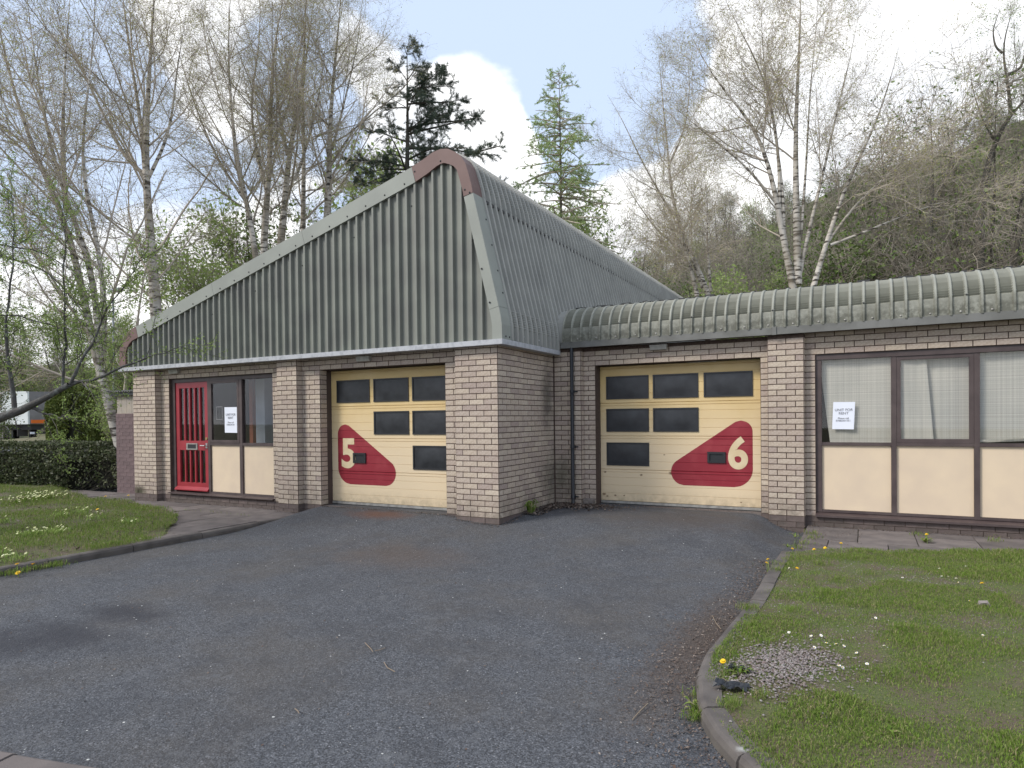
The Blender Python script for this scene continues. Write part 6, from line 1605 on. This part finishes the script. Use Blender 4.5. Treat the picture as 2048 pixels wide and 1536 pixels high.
def dandelions():
    S = [(1594, 1137, 'dandelion nearest the brick pier, above the weeds at the kerb end'), (1536, 1119, 'upper of the two dandelions left of the kerb end'), (1533, 1126, 'lower of the two dandelions left of the kerb end'), (1628, 1099, 'browned dandelion in front of the slabs'), (1650, 1096, 'bright open dandelion in front of the slabs'), (1682, 1087, 'tall-stalked dandelion at the lawn top beside the slabs'), (1585, 1098, 'dandelion over the corner joint of the slabs'),
         (1446, 1323, 'dandelion beside the curve of the right kerb'), (1964, 1167, 'lone dandelion near the right edge of the lawn'), (1853, 1069, 'dandelion growing at the foot of the window plinth'), (195, 1019, 'dandelion on the rise of the left lawn'), (211, 993, 'left dandelion of the pair on the path'), (257, 991, 'dandelion at the foot of the plum brick shed'), (34, 1129, 'left dandelion of the three by the left kerb'), (66, 1129, 'right dandelion of the three by the left kerb'), (36, 1146, 'dandelion at the foot of the left kerb')]
    for i, (px, py, lab) in enumerate(S):
        left = px < 800; h = .09 if i != 5 else .13
        if i in (13, 14, 15): h = .03
        if i in (2, 7): h = .07
        z0 = -.2 if i not in (15,) else -.28; g = gp(px, py, z0+.01+h); rr = random.Random(i)
        r = .026 if left else .018
        e = empty('dandelion', (g[0], g[1], z0)); tag(e, lab, 'dandelion', 'dandelions in the grass')
        mb = MB(); c = (g[0], g[1], g[2])
        tl = (rr.uniform(-.4, .4), rr.uniform(-.6, .1), 1)
        flower_head(mb, c, r, 12, 0, tl, .15); flower_head(mb, (c[0], c[1], c[2]+.004), r*.7, 10, 0, tl, .4)
        mb.build('flower_head', yellow_m, e)
        MB().tube([(g[0]+.01, g[1], z0-.01), c], .003, 5).build('stalk', budleaf_m, e)
dandelions()
def daisies():
    S = [(1578, 1265), (1622, 1272), (1642, 1271), (1653, 1286), (1629, 1295), (1672, 1288), (1688, 1292), (1713, 1306), (1751, 1236), (1775, 1280), (1768, 1292), (1678, 1331), (1685, 1335), (1734, 1328), (1896, 1153), (1912, 1157), (1884, 1152), (1916, 1165), (1939, 1202), (1932, 1133), (1966, 1271), (1805, 1155), (1578, 1136), (1879, 1137)]
    for i, (px, py) in enumerate(S):
        g = gp(px, py, -.175); rr = random.Random(i+50); mb = MB(); flower_head(mb, (g[0], g[1], g[2]), .011, 10, 0, (rr.uniform(-.5, .5), rr.uniform(-.7, .1), 1), .15)
        mb.tube([(g[0], g[1], g[2]+.001), (g[0], g[1], g[2]+.004)], .0035, 6, 1); mb.tube([(g[0], g[1], -.21), (g[0], g[1], g[2])], .001, 3, 2)
        o = mb.build('daisy', [white_m, yellow_m, budleaf_m]); tag(o, 'tiny white daisy in the right lawn', 'daisy', 'daisies in the right lawn')
daisies()
def rosettes():
    def leaf(mb, c, az, L_, w, lift):
        d = Vector((math.cos(az), math.sin(az), 0)); s = Vector((-math.sin(az), math.cos(az), 0)); c = Vector(c); up = Vector((0, 0, 1))
        n = 5; pr = None
        for k in range(n+1):
            t = k/n; ww = w*(math.sin(PI*min(1, t*.9+.1)))*(1+(.35 if k % 2 else -.2)); p = c+d*L_*t+up*(lift*math.sin(t*2.4)*L_); cur = (p-s*ww, p+s*ww)
            if pr: mb.poly([pr[0], pr[1], cur[1], cur[0]])
            pr = cur
    for (px, py, z, n, L_, lab) in [(1405, 1432, -.27, 16, .10, 'dandelion rosette growing out at the foot of the kerb curve'), (1385, 1415, -.27, 10, .08, 'smaller weed rosette on the tarmac side of the kerb curve'), (1590, 1075, -.2, 9, .07, 'small weed on the slab corner right of the pier'), (1575, 1095, -.22, 8, .06, 'small weed at the tarmac edge below the pier'), (1850, 1085, -.2, 14, .10, 'leafy weed under the dandelion at the window plinth'), (1985, 1072, -.2, 14, .07, 'small bushy weed at the plinth near the right edge'), (1775, 1475, -.2, 14, .08, 'pale weedy rosette in the lower lawn'), (1480, 1352, -.2, 10, .08, 'weed beside the kerb above the black plastic'),
                                 (210, 972, -.2, 22, .22, 'dark leafy weed at the foot of the shed'), (250, 975, -.2, 18, .18, 'weed between the shed and the first pier')]:
        g = gp(px, py, z); mb = MB(); rr = random.Random(px)
        for k in range(n): leaf(mb, (g[0], g[1], z), rr.uniform(0, 6.28), L_*rr.uniform(.6, 1.1), L_*.11, rr.uniform(.2, .8))
        o = mb.build('weed_rosette', grass_m if z < -.25 else hedgeleaf_m if px < 400 else grass_m); tag(o, lab, 'weed')
    # fern in the recess
    g = np.array([.07, .72, -.13]); mb = MB(); rr = random.Random(3)
    for k in range(16):
        az = rr.uniform(-1.5, 1.3); leaf(mb, g, az, rr.uniform(.10, .2), .013, rr.uniform(.8, 1.5))
    for k in range(40): 
        az = rr.uniform(-1.6, 1.2); l = rr.uniform(.1, .24); p = Vector(g)+Vector((rr.uniform(0, .05), rr.uniform(-.04, .06), 0)); t = p+Vector((math.cos(az)*l*.35, math.sin(az)*l*.35, l)); s = Vector((.004, .004, 0)); mb.poly([p-s, p+s, t])
    o = mb.build('fern', grass_m); tag(o, 'bright green fern growing at the foot of the recessed side wall', 'fern')
rosettes()
def scraps():
    rr = random.Random(8)
    for (px, py, w, lab) in [(1462, 1378, .17, 'crumpled black plastic scrap lying by the kerb curve'), (1478, 1345, .11, 'bluish-black plastic scrap standing in the grass above the other scrap')]:
        g = gp(px, py, -.19); mb = MB(); n = 9; m = 4
        for j in range(m+1):
            for i in range(n+1):
                u, v = i/n-.5, j/m-.5; mb.v.append((g[0]+u*w+rr.uniform(-.006, .006), g[1]+v*w*.5+rr.uniform(-.005, .005), -.182+.02*abs(math.sin(i*.7+j*1.1))+rr.uniform(0, .010)))
        for j in range(m):
            for i in range(n): q_ = j*(n+1)+i; mb.f.append((q_, q_+1, q_+n+2, q_+n+1)); mb.m.append(0)
        o = mb.build('plastic_scrap', plastic_m); tag(o, lab, 'litter', 'black plastic scraps in the lawn')
    # twigs on the tarmac
    for i, (pts, lab) in enumerate([([(730, 1286), (742, 1300), (746, 1308)], 'forked dry twig left of the middle of the forecourt'), ([(768, 1325), (775, 1338), (790, 1348)], 'curved dry twig below the forked one'), ([(1265, 1440), (1280, 1425), (1296, 1412)], 'thin bent twig near the bottom of the forecourt'), ([(1425, 1232), (1432, 1248), (1442, 1262)], 'curved pale twig against the right kerb'), ([(770, 1296), (760, 1302), (750, 1306)], 'short dry twig right of the forked one'), ([(590, 1418), (596, 1425), (598, 1432)], 'short pale twig low on the forecourt')]):
        P = [gp(a, b, -.272) for a, b in pts]; o = MB().tube([tuple(map(float, (p[0], p[1], -.270+.006*k))) for k, p in enumerate(P)], .0028, 5).build('twig', mat('pale_twig_'+str('abcdef'[i]), (.22, .17, .12), .9) if i == 0 else MATS['pale_twig_a']); tag(o, lab, 'twig', 'twigs on the forecourt')
    # stone in the lawn
    g = gp(1967, 1212, -.19); mb = MB(); import itertools
    for k in range(2): pass
    o = MB().tube([(g[0]-.04, g[1], -.20), (g[0]-.02, g[1], -.17), (g[0]+.02, g[1]+.01, -.165), (g[0]+.05, g[1], -.20)], [.006, .02, .018, .006], 7).build('stone', pebble_m); tag(o, 'pale half-buried stone in a bare patch of the right lawn', 'stone')
scraps()
print('hill trees', n_hill, 'objects', len(bpy.data.objects))
